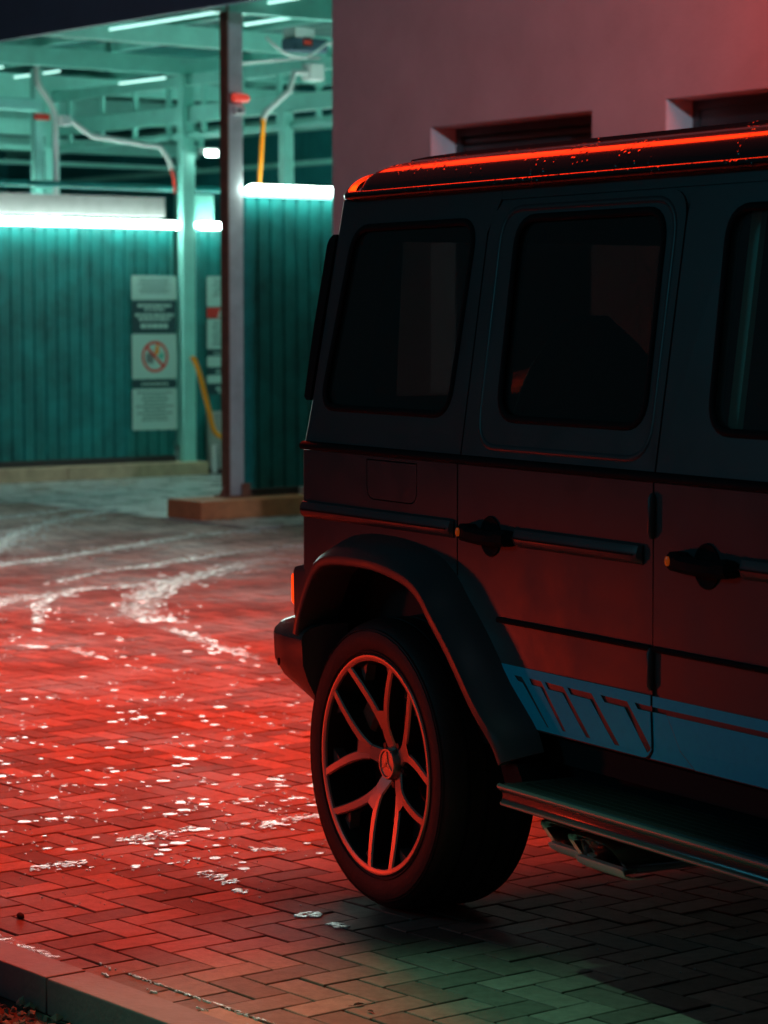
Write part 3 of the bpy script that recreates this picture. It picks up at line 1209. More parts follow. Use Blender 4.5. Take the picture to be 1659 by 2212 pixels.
TXT = lambda n, h=0.014, g=0.012, ws=(0.7, 0.62, 0.74, 0.55): [(h, ws[i % len(ws)], g) for i in range(n)]
sg = sign(2.085, 2.61, 4.755, [
    (1.745, 1.985, M_SIGNW, M_INK, TXT(6)),
    (1.42, 1.735, M_SIGND, M_SIGNW, [(0.03, 0.75, 0.012), (0.022, 0.45, 0.03), (0.03, 0.86, 0.010), (0.03, 0.70, 0.03), (0.045, 0.62, 0.02)]),
    (1.225 - 0.26, 1.41, M_SIGNW, M_INK, []),
    (0.90 - 0.02, 0.955, M_SIGND, M_SIGNW, [(0.02, 0.6, 0.01)]),
    (0.78 - 0.32, 0.87, M_SIGNW, M_INK, TXT(9, 0.018, 0.016, (0.8, 0.55, 0.6, 0.5, 0.85, 0.5))),
], 'tall notice board with a red no fire circle on the left partition')


def ring2d(mb, ca, cz, r0, r1, q, n=40, squash=1.0, mi=0):
    vs, fs = [], []
    for k in range(n):
        t = 2 * pi * k / n
        vs.append(wl_(ca + cos(t) * r0 * squash, q, cz + sin(t) * r0))
        vs.append(wl_(ca + cos(t) * r1 * squash, q, cz + sin(t) * r1))
    for k in range(n):
        a, b = 2 * k, 2 * ((k + 1) % n)
        fs.append((a, a + 1, b + 1, b))
    mb.add(vs, fs, mi)


pc, pz = 2.35, 1.185
b = MB()
ring2d(b, pc, pz, 0.128, 0.155, 4.755 - 0.009)
b.add([wl_(pc - 0.105, 4.755 - 0.0095, pz + 0.085), wl_(pc - 0.085, 4.755 - 0.0095, pz + 0.105), wl_(pc + 0.105, 4.755 - 0.0095, pz - 0.085), wl_(pc + 0.085, 4.755 - 0.0095, pz - 0.105)], [(0, 1, 2, 3)])
b.build('prohibition_ring', M_SIGNR, sg, recalc=False)
b = MB()
b.prism([(pc - 0.10, pz - 0.06), (pc - 0.02, pz - 0.07), (pc - 0.01, pz + 0.02), (pc - 0.05, pz + 0.055), (pc - 0.105, pz + 0.02)], [], lambda a, z: wl_(a, 4.755 - 0.0078, z), lambda a, z: wl_(a, 4.755 - 0.0062, z))
b.build('cloud_mark', M_SIGNG, sg)
b = MB()
b.prism([(pc - 0.01, pz + 0.01), (pc + 0.045, pz + 0.03), (pc + 0.05, pz + 0.08), (pc + 0.035, pz + 0.15), (pc + 0.01, pz + 0.10)], [], lambda a, z: wl_(a, 4.755 - 0.0084, z), lambda a, z: wl_(a, 4.755 - 0.0062, z))
b.build('flame_mark', M_ORANGE, sg)
b = MB()
b.prism([(pc + 0.03, pz + 0.0), (pc + 0.10, pz - 0.03), (pc + 0.105, pz + 0.04), (pc + 0.06, pz + 0.03)], [], lambda a, z: wl_(a, 4.755 - 0.0080, z), lambda a, z: wl_(a, 4.755 - 0.0062, z))
b.build('leaf_mark', M_SIGNT, sg)
sg2 = sign(2.975, 3.5, 4.755, [
    (1.68, 1.985, M_SIGNW, M_INK, TXT(7)),
    (1.565, 1.672, M_SIGNR, M_SIGNW, [(0.03, 0.45, 0.008), (0.03, 0.5, 0.01)]),
    (1.255, 1.557, M_SIGNW, M_INK, TXT(6, 0.022, 0.02, (0.7, 0.75))),
    (1.19, 1.247, M_SIGND, M_SIGNW, [(0.014, 0.7, 0.01)]),
    (1.075, 1.182, M_SIGNW, M_INK, []),
    (1.0, 1.067, M_SIGND, M_SIGNW, [(0.02, 0.6, 0.01)]),
    (0.91, 0.992, M_SIGNW, M_INK, []),
    (0.80, 0.902, M_SIGND, M_SIGNW, [(0.03, 0.6, 0.01), (0.02, 0.5, 0.01)]),
], 'narrow notice board with a red band beside the grey front post')

# ==================================================================== THE CAR
CARROT = atan2(CF.y, CF.x)
car = tag(empty('off_road_car', CO, CARROT), 'dark matte boxy off-road car with a blue louvred decal along its sills', 'car')
WID = 1.76
WCZ_ = 0.392


def side(sgn):
    """maps (u, v out, z) to car local for right (1) or left (-1) flank"""
    if sgn > 0:
        return lambda u, v, z: (u, -v, z)
    return lambda u, v, z: (u, WID + v, z)


def vlow(z):
    if z < 0.70:
        return -0.012 * ((0.70 - z) / 0.15) ** 2
    return 0.0


def vcab(z):
    if z <= 1.33:
        return -0.004 - 0.016 * (z - 1.235) / 0.095
    return -0.020 - 0.080 * (z - 1.33) / 0.59


ZB = 1.213


def arc_pts(cx, cz, r, a0, a1, n):
    return [(cx + r * cos(radians(a0 + (a1 - a0) * k / n)), cz + r * sin(radians(a0 + (a1 - a0) * k / n))) for k in range(n + 1)]


def flank_panel(name, outer, holes, S, vf, m=M_PAINT, depth=0.03, off=0.0, parent=car, bev=True):
    b = MB()
    b.prism(outer, holes, lambda u, z: S(u, vf(z) + off, z), lambda u, z: S(u, vf(z) + off - depth, z))
    return b.build(name, m, parent)


def seal(loop2d, S, vf, wid=0.010, h=0.006, name='window_seal', m=M_SEAL, parent=car, off=0.0):
    """rounded frame running round an outline"""
    n = len(loop2d)
    rings = []
    for i in range(n):
        a, p, c = Vector(loop2d[i - 1]), Vector(loop2d[i]), Vector(loop2d[(i + 1) % n])
        t = (c - a).normalized()
        nn = Vector((t.y, -t.x))
        ring = []
        for k in range(8):
            th = 2 * pi * k / 8
            q = p + nn * (cos(th) * wid)
            ring.append(S(q.x, vf(q.y) + off + sin(th) * h, q.y))
        rings.append(ring)
    b = MB()
    b.loft(rings, True, True, False)
    return b.build(name, m, parent, smooth=60)


def moulding(u0, u1, S, parent=car):
    """side rub strip: dark ledge on top, rounded painted lower half, tapered front end"""
    rings = []
    stp = [(u0, 1.0), ((u0 + u1) / 2, 1.0), (u1 - 0.03, 1.0), (u1 - 0.008, 0.85), (u1, 0.3)]
    if u0 > 0.4:
        stp = [(u0, 0.3), (u0 + 0.008, 0.85), (u0 + 0.03, 1.0)] + stp[1:]
    for u, k in stp:
        rings.append([S(u, vv * k, 1.043 + zz) for vv, zz in ((0.001, 0.026), (0.011, 0.024), (0.017, 0.010), (0.018, 0.000), (0.015, -0.010), (0.008, -0.017), (0.001, -0.020), (-0.004, 0.0))])
    b = MB()
    b.loft(rings)
    o = b.build('side_moulding', M_PAINT, parent, smooth=35)
    g_ = MB()
    g_.prism(rrect([(u0 + 0.006, 1.0435), (u1 - 0.02, 1.0435), (u1 - 0.02, 1.0475), (u0 + 0.006, 1.0475)], 0.0015, 2), [], lambda u, z: S(u, 0.0192, z), lambda u, z: S(u, 0.016, z))
    g_.build('insert_strip', M_BLACK, o)
    return o


FLARE = [(-0.376, 0.700), (-0.356, 0.759), (-0.327, 0.810), (-0.286, 0.867), (-0.252, 0.894), (-0.212, 0.908), (-0.146, 0.916), (-0.047, 0.919),
         (0.059, 0.917), (0.163, 0.904), (0.239, 0.886), (0.294, 0.857), (0.343, 0.811), (0.433, 0.733), (0.546, 0.619), (0.634, 0.540), (0.665, 0.490)]


def flare(du, S, name='wheel_arch_flare', front=False):
    P = smooth_path([(x + du, z, 0) for x, z in FLARE], 3)
    n = len(P)
    rings = []
    for i in range(n):
        a, c = P[max(i - 1, 0)], P[min(i + 1, n - 1)]
        t = (c - a).normalized()
        nn = Vector((-t.y, t.x))
        if nn.dot(Vector((P[i].x - du, P[i].y - 0.4))) < 0:
            nn = -nn
        # the upper face is wider over the top and front of the arch
        k = 1.0
        ang = math.degrees(atan2(P[i].y - 0.4, P[i].x - du))
        if ang > 100:
            k = max(0.30, 1.0 - (ang - 100) / 60 * 0.75)
        low = 1.0 if P[i].y > 0.60 else max(0.4, (P[i].y - 0.40) / 0.20)
        ring = []
        for r, v in ((-0.004, -0.03), (0.0, 0.080), (0.004, 0.088), (0.011, 0.091), (0.027, 0.090), (0.036 + 0.008 * k, 0.074), (0.04 + 0.036 * k, 0.02), (0.044 + 0.046 * k, -0.008), (0.03, -0.03)):
            q = P[i] + nn.to_3d() * r
            vv = v if v < 0 else v * (0.75 + 0.25 * low)
            ring.append(S(q.x, vv, q.y))
        rings.append(ring)
    b = MB()
    b.loft(rings)
    return b.build(name, M_PAINT, car, smooth=38)


WIN1 = [(-0.438, 1.335), (0.262, 1.335), (0.290, 1.832), (-0.362, 1.832)]
WIN2 = [(0.505, 1.335), (1.140, 1.335), (1.130, 1.832), (0.492, 1.832)]
WIN3 = [(1.392, 1.335), (2.06, 1.335), (1.97, 1.825), (1.372, 1.828)]
RW = 0.075


def rear_arch(off):
    """flare outline moved out by off, front part only: from the top to the sill"""
    pts = []
    for x, z in FLARE:
        d = Vector((x, z - 0.4))
        d2 = d.normalized() * (d.length + off)
        pts.append((d2.x, d2.y + 0.4))
    return pts


for sgn in (1, -1):
    S = side(sgn)
    A = rear_arch(0.035)
    # ---- rear quarter panel (with fuel flap opening on the right)
    outer = [(-0.500, ZB), (-0.500, 0.70), (-0.435, 0.66)] + [p for p in A if p[1] > 0.70 and p[0] < 0.33] + [(0.341, 0.92), (0.341, ZB)]
    flap = rrect([(-0.137, 1.095), (0.137, 1.095), (0.137, 1.2045), (-0.137, 1.2045)], [0.04, 0.04, 0.004, 0.004], 5)
    hl = [flap] if sgn > 0 else []
    flank_panel('quarter_panel', outer, hl, S, vlow)
    if sgn > 0:
        f2 = rrect([(-0.1338, 1.0982), (0.1338, 1.0982), (0.1338, 1.2013), (-0.1338, 1.2013)], [0.037, 0.037, 0.002, 0.002], 5)
        flank_panel('fuel_flap', f2, [], S, vlow, off=0.0)
        b = MB()
        b.box(-0.14, 0.14, 0.0305, 0.034, 1.09, 1.207)
        b.build('flap_backing', M_GAP, car)
    # ---- rear door, lower
    door = [(0.347, ZB), (0.347, 0.93)] + [p for p in rear_arch(0.03) if p[0] > 0.30 and 0.58 < p[1] < 0.90] + [(0.725, 0.577)]
    door += rrect([(1.2065, 0.577), (1.2065, ZB)], 0, 1)[:0] + arc_pts(1.1665, 0.617, 0.04, -90, 0, 5) + [(1.2065, ZB)]
    rd = flank_panel('rear_door', door, [], S, vlow)
    # ---- pillar skin between the doors
    flank_panel('pillar_skin', [(1.165, 0.577), (1.40, 0.577), (1.40, ZB - .3), (1.2, ZB - .3)], [], S, vlow, off=-0.004)
    # ---- front door, lower
    fd = [(1.213, ZB), (1.213, 0.78), (1.235, 0.735)] + [(1.285, 0.665), (1.315, 0.615), (1.368, 0.577), (2.20, 0.577), (2.23, 0.62), (2.23, ZB)]
    fdoor = flank_panel('front_door', fd, [], S, vlow)
    # ---- front fender
    AF = [(x + 2.89, z) for x, z in rear_arch(0.035)]
    flank_panel('front_fender', [(2.237, ZB), (2.237, 0.56)] + [p for p in AF if p[1] > 0.57] + [(3.60, 0.56), (3.62, 0.9), (3.60, ZB - 0.05)], [], S, vlow)
    flare(0.0, S)
    flare(2.89, S)
    # ---- wheel housings
    for du in (0.0, 2.89):
        b = MB()
        P = smooth_path([(x + du, z, 0) for x, z in FLARE], 2)
        b.loft([[S(p.x, 0.02, p.y), S(p.x, -0.36, p.y)] for p in P], False, False, False)
        b.prism([(p.x, p.y) for p in P], [], lambda u, z: S(u, -0.36, z), lambda u, z: S(u, -0.365, z))
        b.build('wheel_housing', M_GAP, car)
    # ---- belt strip and lower trim strip
    b = MB()
    rings = []
    for u in (-0.518, 0.5, 1.5, 2.24, 3.45):
        rings.append([S(u, v, z) for v, z in ((-0.006, 1.2145), (0.004, 1.2145), (0.007, 1.219), (0.008, 1.226), (0.005, 1.232), (-0.002, 1.236), (-0.012, 1.237))])
    b.loft(rings)
    b.build('belt_strip', M_BLACK, car, smooth=50)
    for (a, c) in ((0.545, 1.2055), (1.214, 2.229)):
        b = MB()
        b.loft([[S(u, v, z) for v, z in ((0.0005, 0.842), (0.006, 0.841), (0.009, 0.835), (0.006, 0.829), (0.0005, 0.828))] for u in (a, c)])
        b.build('door_trim', M_BLACK, car, smooth=50)
    # ---- mouldings
    moulding(-0.497, 0.330, S)
    moulding(0.625, 1.172, S)
    moulding(1.545, 2.21, S)
    # ---- cabin sides
    w1 = rrect(WIN1, RW, 6)
    w2 = rrect(WIN2, RW, 6)
    w3 = rrect(WIN3, RW, 6)
    rear_cab = [(-0.497, 1.2375), (0.349, 1.2375), (0.349, 1.80), (0.40, 1.885), (0.40, 1.913), (-0.441, 1.913)]
    flank_panel('cabin_side', rear_cab, [w1], S, vcab)
    seal(w1, S, vcab)
    b = MB()
    for zz in ([0.875, 1.0, 1.1, 1.213], [1.2375, 1.33, 1.5, 1.7, 1.913]):
        rings = []
        for z in zz:
            ub = -0.500 if z < 1.22 else -0.497 + 0.056 * (z - 1.2375) / 0.6755
            vb = vlow(z) if z < 1.22 else vcab(z)
            ring = [S(ub, vb - 0.03, z)]
            for k in range(7):
                th = radians(90 + 15 * k)
                ring.append(S(ub + 0.0005 + cos(th) * 0.028, vb - 0.028 + sin(th) * 0.028, z))
            rings.append(ring)
        b.loft(rings)
    b.build('rear_corner', M_PAINT, car, smooth=50)
    d2 = rrect([(0.355, 1.2375), (1.2065, 1.2375), (1.2065, 1.878), (0.355, 1.878)], [0, 0, 0.07, 0.10], 6)
    flank_panel('door_frame', d2, [w2], S, vcab)
    seal(w2, S, vcab)
    seal(rrect([(0.420, 1.262), (1.175, 1.262), (1.172, 1.858), (0.416, 1.858)], 0.09, 6), S, vcab, 0.008, 0.003, 'frame_ridge', M_PAINT)
    d3 = rrect([(1.213, 1.2375), (2.20, 1.2375), (2.06, 1.878), (1.213, 1.878)], [0, 0, 0.06, 0.07], 6)
    flank_panel('door_frame', d3, [w3], S, vcab)
    seal(w3, S, vcab)
    flank_panel('cant_rail', [(0.401, 1.8825), (2.12, 1.8825), (2.10, 1.913), (0.401, 1.913)], [], S, vcab)
    flank_panel('roof_frame', [(0.356, 1.845), (2.06, 1.845), (2.06, 1.8815), (0.401, 1.8815), (0.356, 1.82)], [], S, vcab, depth=0.02, off=-0.004)
    # windscreen pillar
    flank_panel('screen_pillar', [(2.206, 1.2375), (2.30, 1.2375), (2.13, 1.88), (2.066, 1.88)], [], S, vcab)
    for wloop in (w1, w2, w3):
        flank_panel('side_window', wloop, [], S, vcab, M_TINT if wloop is not w3 else M_GLASS, depth=0.004, off=-0.008)
    # inner dark lining behind the panels so the gaps read dark
    for rng in ((-0.50, 0.62), (0.38, 2.2)):
        pass
    b = MB()
    b.prism([(-0.50, 0.97), (0.30, 0.97), (0.60, 0.70), (0.75, 0.60), (2.2, 0.60), (2.25, 1.22), (-0.50, 1.22)], [], lambda u, z: S(u, -0.034, z), lambda u, z: S(u, -0.05, z))
    b.build('inner_lining', M_GAP, car)
    b = MB()
    b.prism([(0.330, 1.2), (0.420, 1.2), (0.420, 1.9), (0.330, 1.9)], [], lambda u, z: S(u, vcab(z) - 0.034, z), lambda u, z: S(u, vcab(z) - 0.08, z))
    b.prism([(1.16, 1.2), (1.36, 1.2), (1.345, 1.9), (1.16, 1.9)], [], lambda u, z: S(u, vcab(z) - 0.034, z), lambda u, z: S(u, vcab(z) - 0.08, z))
    b.build('pillar_lining', M_GAP, car)
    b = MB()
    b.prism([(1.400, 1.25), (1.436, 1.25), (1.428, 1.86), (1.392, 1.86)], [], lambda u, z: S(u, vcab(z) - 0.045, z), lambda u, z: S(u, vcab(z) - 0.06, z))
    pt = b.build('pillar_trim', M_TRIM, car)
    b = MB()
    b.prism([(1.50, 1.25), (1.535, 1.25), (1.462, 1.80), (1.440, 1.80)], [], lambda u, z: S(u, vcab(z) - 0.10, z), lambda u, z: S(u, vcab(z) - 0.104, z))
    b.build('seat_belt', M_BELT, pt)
    # ---- sill and step board
    b = MB()
    rings = [[S(u, v, z) for v, z in ((-0.05, 0.572), (-0.06, 0.54), (-0.07, 0.47), (-0.10, 0.44), (-0.3, 0.44), (-0.3, 0.572))] for u in (0.66, 2.24)]
    b.loft(rings)
    b.build('sill', M_BLACK, car, smooth=30)
    b = MB()
    rings = []
    sec = [(-0.10, 0.470), (0.105, 0.470), (0.128, 0.4725), (0.142, 0.469), (0.149, 0.461), (0.1465, 0.455), (0.139, 0.4515), (0.138, 0.440), (0.1395, 0.432), (0.1435, 0.4285), (0.140, 0.4205), (0.128, 0.4175), (-0.10, 0.428)]
    for u, k in ((0.772, 0.86), (0.778, 0.95), (0.79, 1.0), (1.3, 1.0), (2.17, 1.0), (2.19, 0.9)):
        rings.append([S(u, v * k if v > 0 else v, 0.446 + (z - 0.446) * k) for v, z in sec])
    b.loft(rings)
    sb_ = b.build('step_board', M_BRUSH, car, smooth=45)
    for (vv, zz, rr) in ((0.1455, 0.4655, 0.0075), (0.1395, 0.4235, 0.005)):
        b = MB()
        b.tube([S(0.781, vv * 0.97, zz), S(0.79, vv, zz), S(2.175, vv, zz)], rr, 8)
        b.build('edge_glint', M_WEB0, sb_, smooth=60)  # added strip standing in for the reflected line on the edge
    for i in range(6):
        b = MB()
        vv = -0.05 + i * 0.026
        b.loft([[S(u, vv + dv, 0.4705 + dz) for dv, dz in ((0, 0), (0.004, 0.003), (0.010, 0.003), (0.014, 0))] for u in (0.82, 2.13)])
        b.build('tread_rib', M_BLACK, sb_, smooth=50)
    # mud guard behind the wheel's front, under the flare end
    b = MB()
    b.prism([(0.64, 0.50), (0.72, 0.50), (0.765, 0.44), (0.755, 0.405), (0.69, 0.40)], [], lambda u, z: S(u, 0.055, z), lambda u, z: S(u, -0.16, z))
    b.build('mud_guard', M_BLACK, car)
    # ---- exhaust tips
    for (u0, v1) in ((0.855, 0.03), (1.02, 0.06)):
        b = MB()
        n = 24

        def oval(sc, vt, vb, inset=0.0):
            pts = []
            for k in range(n):
                th = 2 * pi * k / n
                c_, s_ = cos(th), sin(th)
                x = (abs(c_) ** 0.55) * (1 if c_ >= 0 else -1) * (0.098 - inset)
                z = (abs(s_) ** 0.6) * (1 if s_ >= 0 else -1) * (0.040 - inset)
                t = (z + 0.04) / 0.08
                v = vb + (vt - vb) * t
                pts.append(S(u0 + x - 0.55 * z - (v1 - v) * 0.0 + 0.08, v, 0.352 + z))
            return pts
        b.loft([oval(1, v1 - 0.30, v1 - 0.30), oval(1, v1 + 0.03, v1 - 0.012), oval(1, v1 + 0.036, v1 - 0.004, 0.003), oval(1, v1 + 0.030, v1 - 0.008, 0.012), oval(1, v1 - 0.20, v1 - 0.2, 0.014)], True, False, False)
        et = b.build('exhaust_tip', M_CHROME, car, smooth=50)
        b = MB()
        rings = []
        for x in (-0.095, -0.085, 0.0, 0.085, 0.10):
            dzz = 0.010 if abs(x) > 0.09 else 0.0
            rings.append([S(u0 + x + 0.098, v1 + 0.010, 0.338 - dzz * 0.3), S(u0 + x + 0.099, v1 + 0.024, 0.336 - dzz * 0.3), S(u0 + x + 0.106, v1 + 0.022, 0.322), S(u0 + x + 0.112, v1 + 0.006, 0.3105 + dzz * 0.6), S(u0 + x + 0.112, v1 - 0.03, 0.3075 + dzz * 0.6)])
        b.loft(rings, False, False, False)
        b.build('tip_lip', M_LIP, et, smooth=60)
        b = MB()
        b.add(oval(1, v1 - 0.10, v1 - 0.10, 0.0135), [tuple(range(n))])
        b.build('pipe_core', M_GAP, et)
    b = MB()
    b.box(0.7, 1.5, 0.34, 0.62, 0.33, 0.50, 0, lambda x, y, z: S(x, -y, z), bev=0.03)
    b.build('silencer', M_BLACK, car)
    # ---- handles
    for (hc, gl) in ((0.507, True), (1.417, True)):
        b = MB()
        n = 28
        rings = []
        for r, v in ((0.0515, -0.001), (0.0505, 0.0015), (0.047, 0.002), (0.044, 0.0004), (0.02, 0.0002), (0.001, 0.0002)):
            rings.append([S(hc + cos(2 * pi * k / n) * r * 0.94, v + 0.0015, 1.040 + sin(2 * pi * k / n) * r) for k in range(n)])
        b.loft(rings, True, False, False)
        hp = b.build('handle_recess', M_BLACK, car, smooth=50)
        b = MB()
        rings = []
        for u, zt, zb, v0, v1 in ((hc - 0.112, 1.062, 1.026, 0.0, 0.030), (hc - 0.106, 1.066, 1.024, 0.0, 0.036), (hc - 0.075, 1.066, 1.023, 0.0, 0.040), (hc - 0.06, 1.060, 1.022, 0.012, 0.042), (hc, 1.058, 1.020, 0.018, 0.044), (hc + 0.06, 1.056, 1.022, 0.014, 0.040), (hc + 0.072, 1.062, 1.020, 0.0, 0.036), (hc + 0.100, 1.060, 1.022, 0.0, 0.032), (hc + 0.118, 1.054, 1.030, 0.0, 0.012)):
            zm = (zt + zb) / 2
            rings.append([S(u, v0, zb), S(u, v1 - 0.010, zb), S(u, v1, zb + 0.010), S(u, v1, zt - 0.010), S(u, v1 - 0.010, zt), S(u, v0, zt)])
        b.loft(rings)
        hh = b.build('door_handle', M_BLACK, car, smooth=35)
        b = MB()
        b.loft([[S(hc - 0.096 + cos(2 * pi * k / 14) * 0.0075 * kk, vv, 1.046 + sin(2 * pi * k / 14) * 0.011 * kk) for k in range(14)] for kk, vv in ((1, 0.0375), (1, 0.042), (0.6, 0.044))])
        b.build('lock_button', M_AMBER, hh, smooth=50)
    # ---- hinges
    for hu in (1.2095, 2.232):
        for z0, z1 in ((1.098, 1.178), (0.752, 0.826)):
            b = MB()
            b.loft([[S(hu + cos(2 * pi * k / 10) * r, 0.004 + sin(2 * pi * k / 10) * r, z) for k in range(10)] for r, z in ((0.004, z0 - 0.012), (0.0105, z0), (0.0105, z1), (0.004, z1 + 0.012))])
            b.build('door_hinge', M_PAINT, car, smooth=50)

    # ---- decal: louvre shaped cut outs in a blue band
    def lz(z):
        return vlow(z) + 0.0012
    gly = [[(0.621, 0.705), (0.655, 0.7045), (0.676, 0.688), (0.771, 0.5925), (0.763, 0.594), (0.660, 0.6905), (0.638, 0.693)],
           [(0.690, 0.705), (0.744, 0.704), (0.846, 0.594), (0.832, 0.594), (0.742, 0.6895), (0.702, 0.690)],
           [(0.760, 0.705), (0.842, 0.7025), (0.952, 0.593), (0.933, 0.593), (0.838, 0.6875), (0.776, 0.6885)],
           [(0.860, 0.7035), (0.964, 0.7020), (1.074, 0.5925), (1.052, 0.5925), (0.958, 0.6865), (0.875, 0.6885)],
           [(1.002, 0.7035), (1.112, 0.7020), (1.2065 - 0.002, 0.603), (1.185, 0.5925), (1.100, 0.6870), (1.018, 0.6885)]]
    edge = [(0.561, 0.728), (0.596, 0.678), (0.634, 0.637), (0.672, 0.602), (0.712, 0.5815)]
    dec = edge + [(1.165, 0.5795)] + arc_pts(1.1655, 0.618, 0.0385, -90, 0, 5)[1:] + [(1.205, 0.69), (1.155, 0.69), (1.141, 0.7035), (1.205, 0.7025), (1.205, 0.7275)]
    b = MB()
    b.prism(dec, gly, lambda u, z: S(u, lz(z), z), lambda u, z: S(u, lz(z) - 0.001, z))
    b.build('striped_decal', M_DECAL, rd)
    b = MB()
    dec2 = [(1.214, 0.7275), (1.214, 0.7025), (2.18, 0.7025), (2.18, 0.69), (1.27, 0.69), (1.287, 0.667), (1.317, 0.617), (1.369, 0.5795), (2.19, 0.5795), (2.21, 0.62), (2.21, 0.7275)]
    b.prism(dec2, [], lambda u, z: S(u, lz(z), z), lambda u, z: S(u, lz(z) - 0.001, z))
    b.build('striped_decal', M_DECAL, fdoor)
    b = MB()
    b.prism([(1.19, 0.5795), (1.362, 0.5795), (1.311, 0.617), (1.282, 0.665), (1.262, 0.69), (1.209, 0.69), (1.209, 0.617), (1.206, 0.598)], [], lambda u, z: S(u, lz(z) - 0.004, z), lambda u, z: S(u, lz(z) - 0.005, z))
    b.build('pillar_decal', M_DECAL, car)
    # ---- rear corner: lamp housing, tail lamp
    b = MB()
    rings = []
    for z, u0, u1, v0 in ((0.69, -0.575, -0.50, -0.012), (0.74, -0.592, -0.50, -0.006), (0.86, -0.597, -0.50, -0.006), (0.874, -0.590, -0.50, -0.008), (0.885, -0.54, -0.50, -0.012)):
        rings.append([S(u1, v0, z), S(u0 + 0.014, v0, z), S(u0, v0 - 0.014, z), S(u0, -0.20, z), S(u1, -0.20, z)])
    b.loft(rings)
    lh = b.build('lamp_housing', M_PAINT, car, smooth=30)
    b = MB()
    rings = []
    for z, k in ((0.762, 0.4), (0.770, 0.9), (0.79, 1.0), (0.83, 1.0), (0.846, 0.9), (0.854, 0.4)):
        rings.append([S(-0.598, -0.016, z), S(-0.598 - 0.026 * k, -0.020, z), S(-0.598 - 0.034 * k, -0.034, z), S(-0.598 - 0.036 * k, -0.17, z), S(-0.598, -0.185, z)])
    b.loft(rings)
    b.build('tail_lamp', M_TAIL, car, smooth=40)
    # rear window glass edge standing proud of the D pillar
    b = MB()
    rings = []
    for z, u in ((1.352, -0.520), (1.362, -0.519), (1.55, -0.505), (1.79, -0.482), (1.806, -0.480), (1.818, -0.476)):
        k = {1.352: 0.25, 1.818: 0.2, 1.362: 0.8, 1.806: 0.75}.get(z, 1.0)
        rings.append([S(u + 0.016, vcab(z) + 0.0035, z), S(u - 0.030 * k, vcab(z) + 0.003, z), S(u - 0.044 * k, vcab(z) - 0.010, z), S(u - 0.046 * k, -0.30, z), S(u + 0.016, -0.30, z)])
    b.loft(rings)
    b.build('rear_quarter_trim', M_SEAL, car, smooth=35)

# ---- body shell pieces across the car
Sx = side(1)
b = MB()
b.prism([(0.031, 0.70), (WID - 0.031, 0.70), (WID - 0.031, 1.225), (WID - 0.052, 1.33), (WID - 0.128, 1.90), (0.128, 1.90), (0.052, 1.33), (0.031, 1.225)],
        [rrect([(0.20, 1.36), (WID - 0.20, 1.36), (WID - 0.24, 1.80), (0.24, 1.80)], 0.06, 5)],
        lambda y, z: (-0.530 + (0.062 * (z - 1.225) / 0.675 if z > 1.225 else 0), y, z),
        lambda y, z: (-0.500 + (0.062 * (z - 1.225) / 0.675 if z > 1.225 else 0), y, z))
tg = b.build('tailgate', M_PAINT, car)
b = MB()
b.prism(rrect([(0.19, 1.35), (WID - 0.19, 1.35), (WID - 0.23, 1.81), (0.23, 1.81)], 0.06, 5), [], lambda y, z: (-0.520 + 0.062 * (z - 1.225) / 0.675, y, z), lambda y, z: (-0.516 + 0.062 * (z - 1.225) / 0.675, y, z))
b.build('rear_window', M_TINT, tg)
# spare wheel cover on the tailgate
b = MB()
b.lathe([(0.0, -0.20), (0.30, -0.20), (0.36, -0.19), (0.385, -0.16), (0.385, -0.02), (0.37, 0.0)], lambda r, t, a: (-0.535 + a, WID / 2 + 0.05 + cos(t) * r, 1.05 + sin(t) * r), 40)
b.build('spare_wheel_cover', M_PAINT, tg, smooth=40)
# bumper: plan outline wrapping both corners
b = MB()


def bumper_ring(sx):
    rings = []
    return rings


rings = []
plan = [(-0.352, -0.088), (-0.46, -0.086), (-0.555, -0.072), (-0.612, -0.030), (-0.640, 0.06), (-0.66, 0.30), (-0.665, WID / 2)]
plan = plan + [(u, WID - y) for u, y in reversed(plan[:-1])]
for i, (u, y) in enumerate(plan):
    c = Vector((-0.30, WID / 2))
    inx = Vector((1, 0)) if 0.05 < y < WID - 0.05 else (Vector((0.35, 1 if y < 0.5 else -1)).normalized() if u > -0.5 else Vector((0.8, 0.6 if y < 0.5 else -0.6)))
    kb_ = min(1.0, max(0.0, (-0.35 - u) / 0.27))
    zb = 0.508 + 0.045 * kb_
    ring = []
    for d, z in ((0.13, 0.738), (0.06, 0.735), (0.022, 0.722), (0.004, 0.704), (0.0, 0.690), (0.004, 0.62), (0.018 + 0.02 * kb_, 0.575), (0.05 + 0.035 * kb_, zb), (0.14, zb - 0.01)):
        ring.append((u + inx.x * d, y + inx.y * d, z if z > 0.6 else max(z, zb)))
    rings.append(ring)
b.loft(rings, True, False, True)
bp = b.build('rear_bumper', M_PAINT, car, smooth=40)
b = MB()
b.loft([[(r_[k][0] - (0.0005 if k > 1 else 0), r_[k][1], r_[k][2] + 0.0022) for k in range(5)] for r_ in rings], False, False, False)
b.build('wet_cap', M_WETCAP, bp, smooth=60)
for yy in (-0.0875,):
    b = MB()
    b.loft([[(-0.50 + cos(2 * pi * k / 12) * 0.006, -0.0815 - d, 0.615 + sin(2 * pi * k / 12) * 0.011) for k in range(12)] for d in (0.0, 0.004)])
    b.build('parking_sensor', M_GAP, bp)
# roof
R0, R1, NX, NY = -0.470, 2.12, 48, 40
ym0, ym1 = 0.100, WID - 0.100


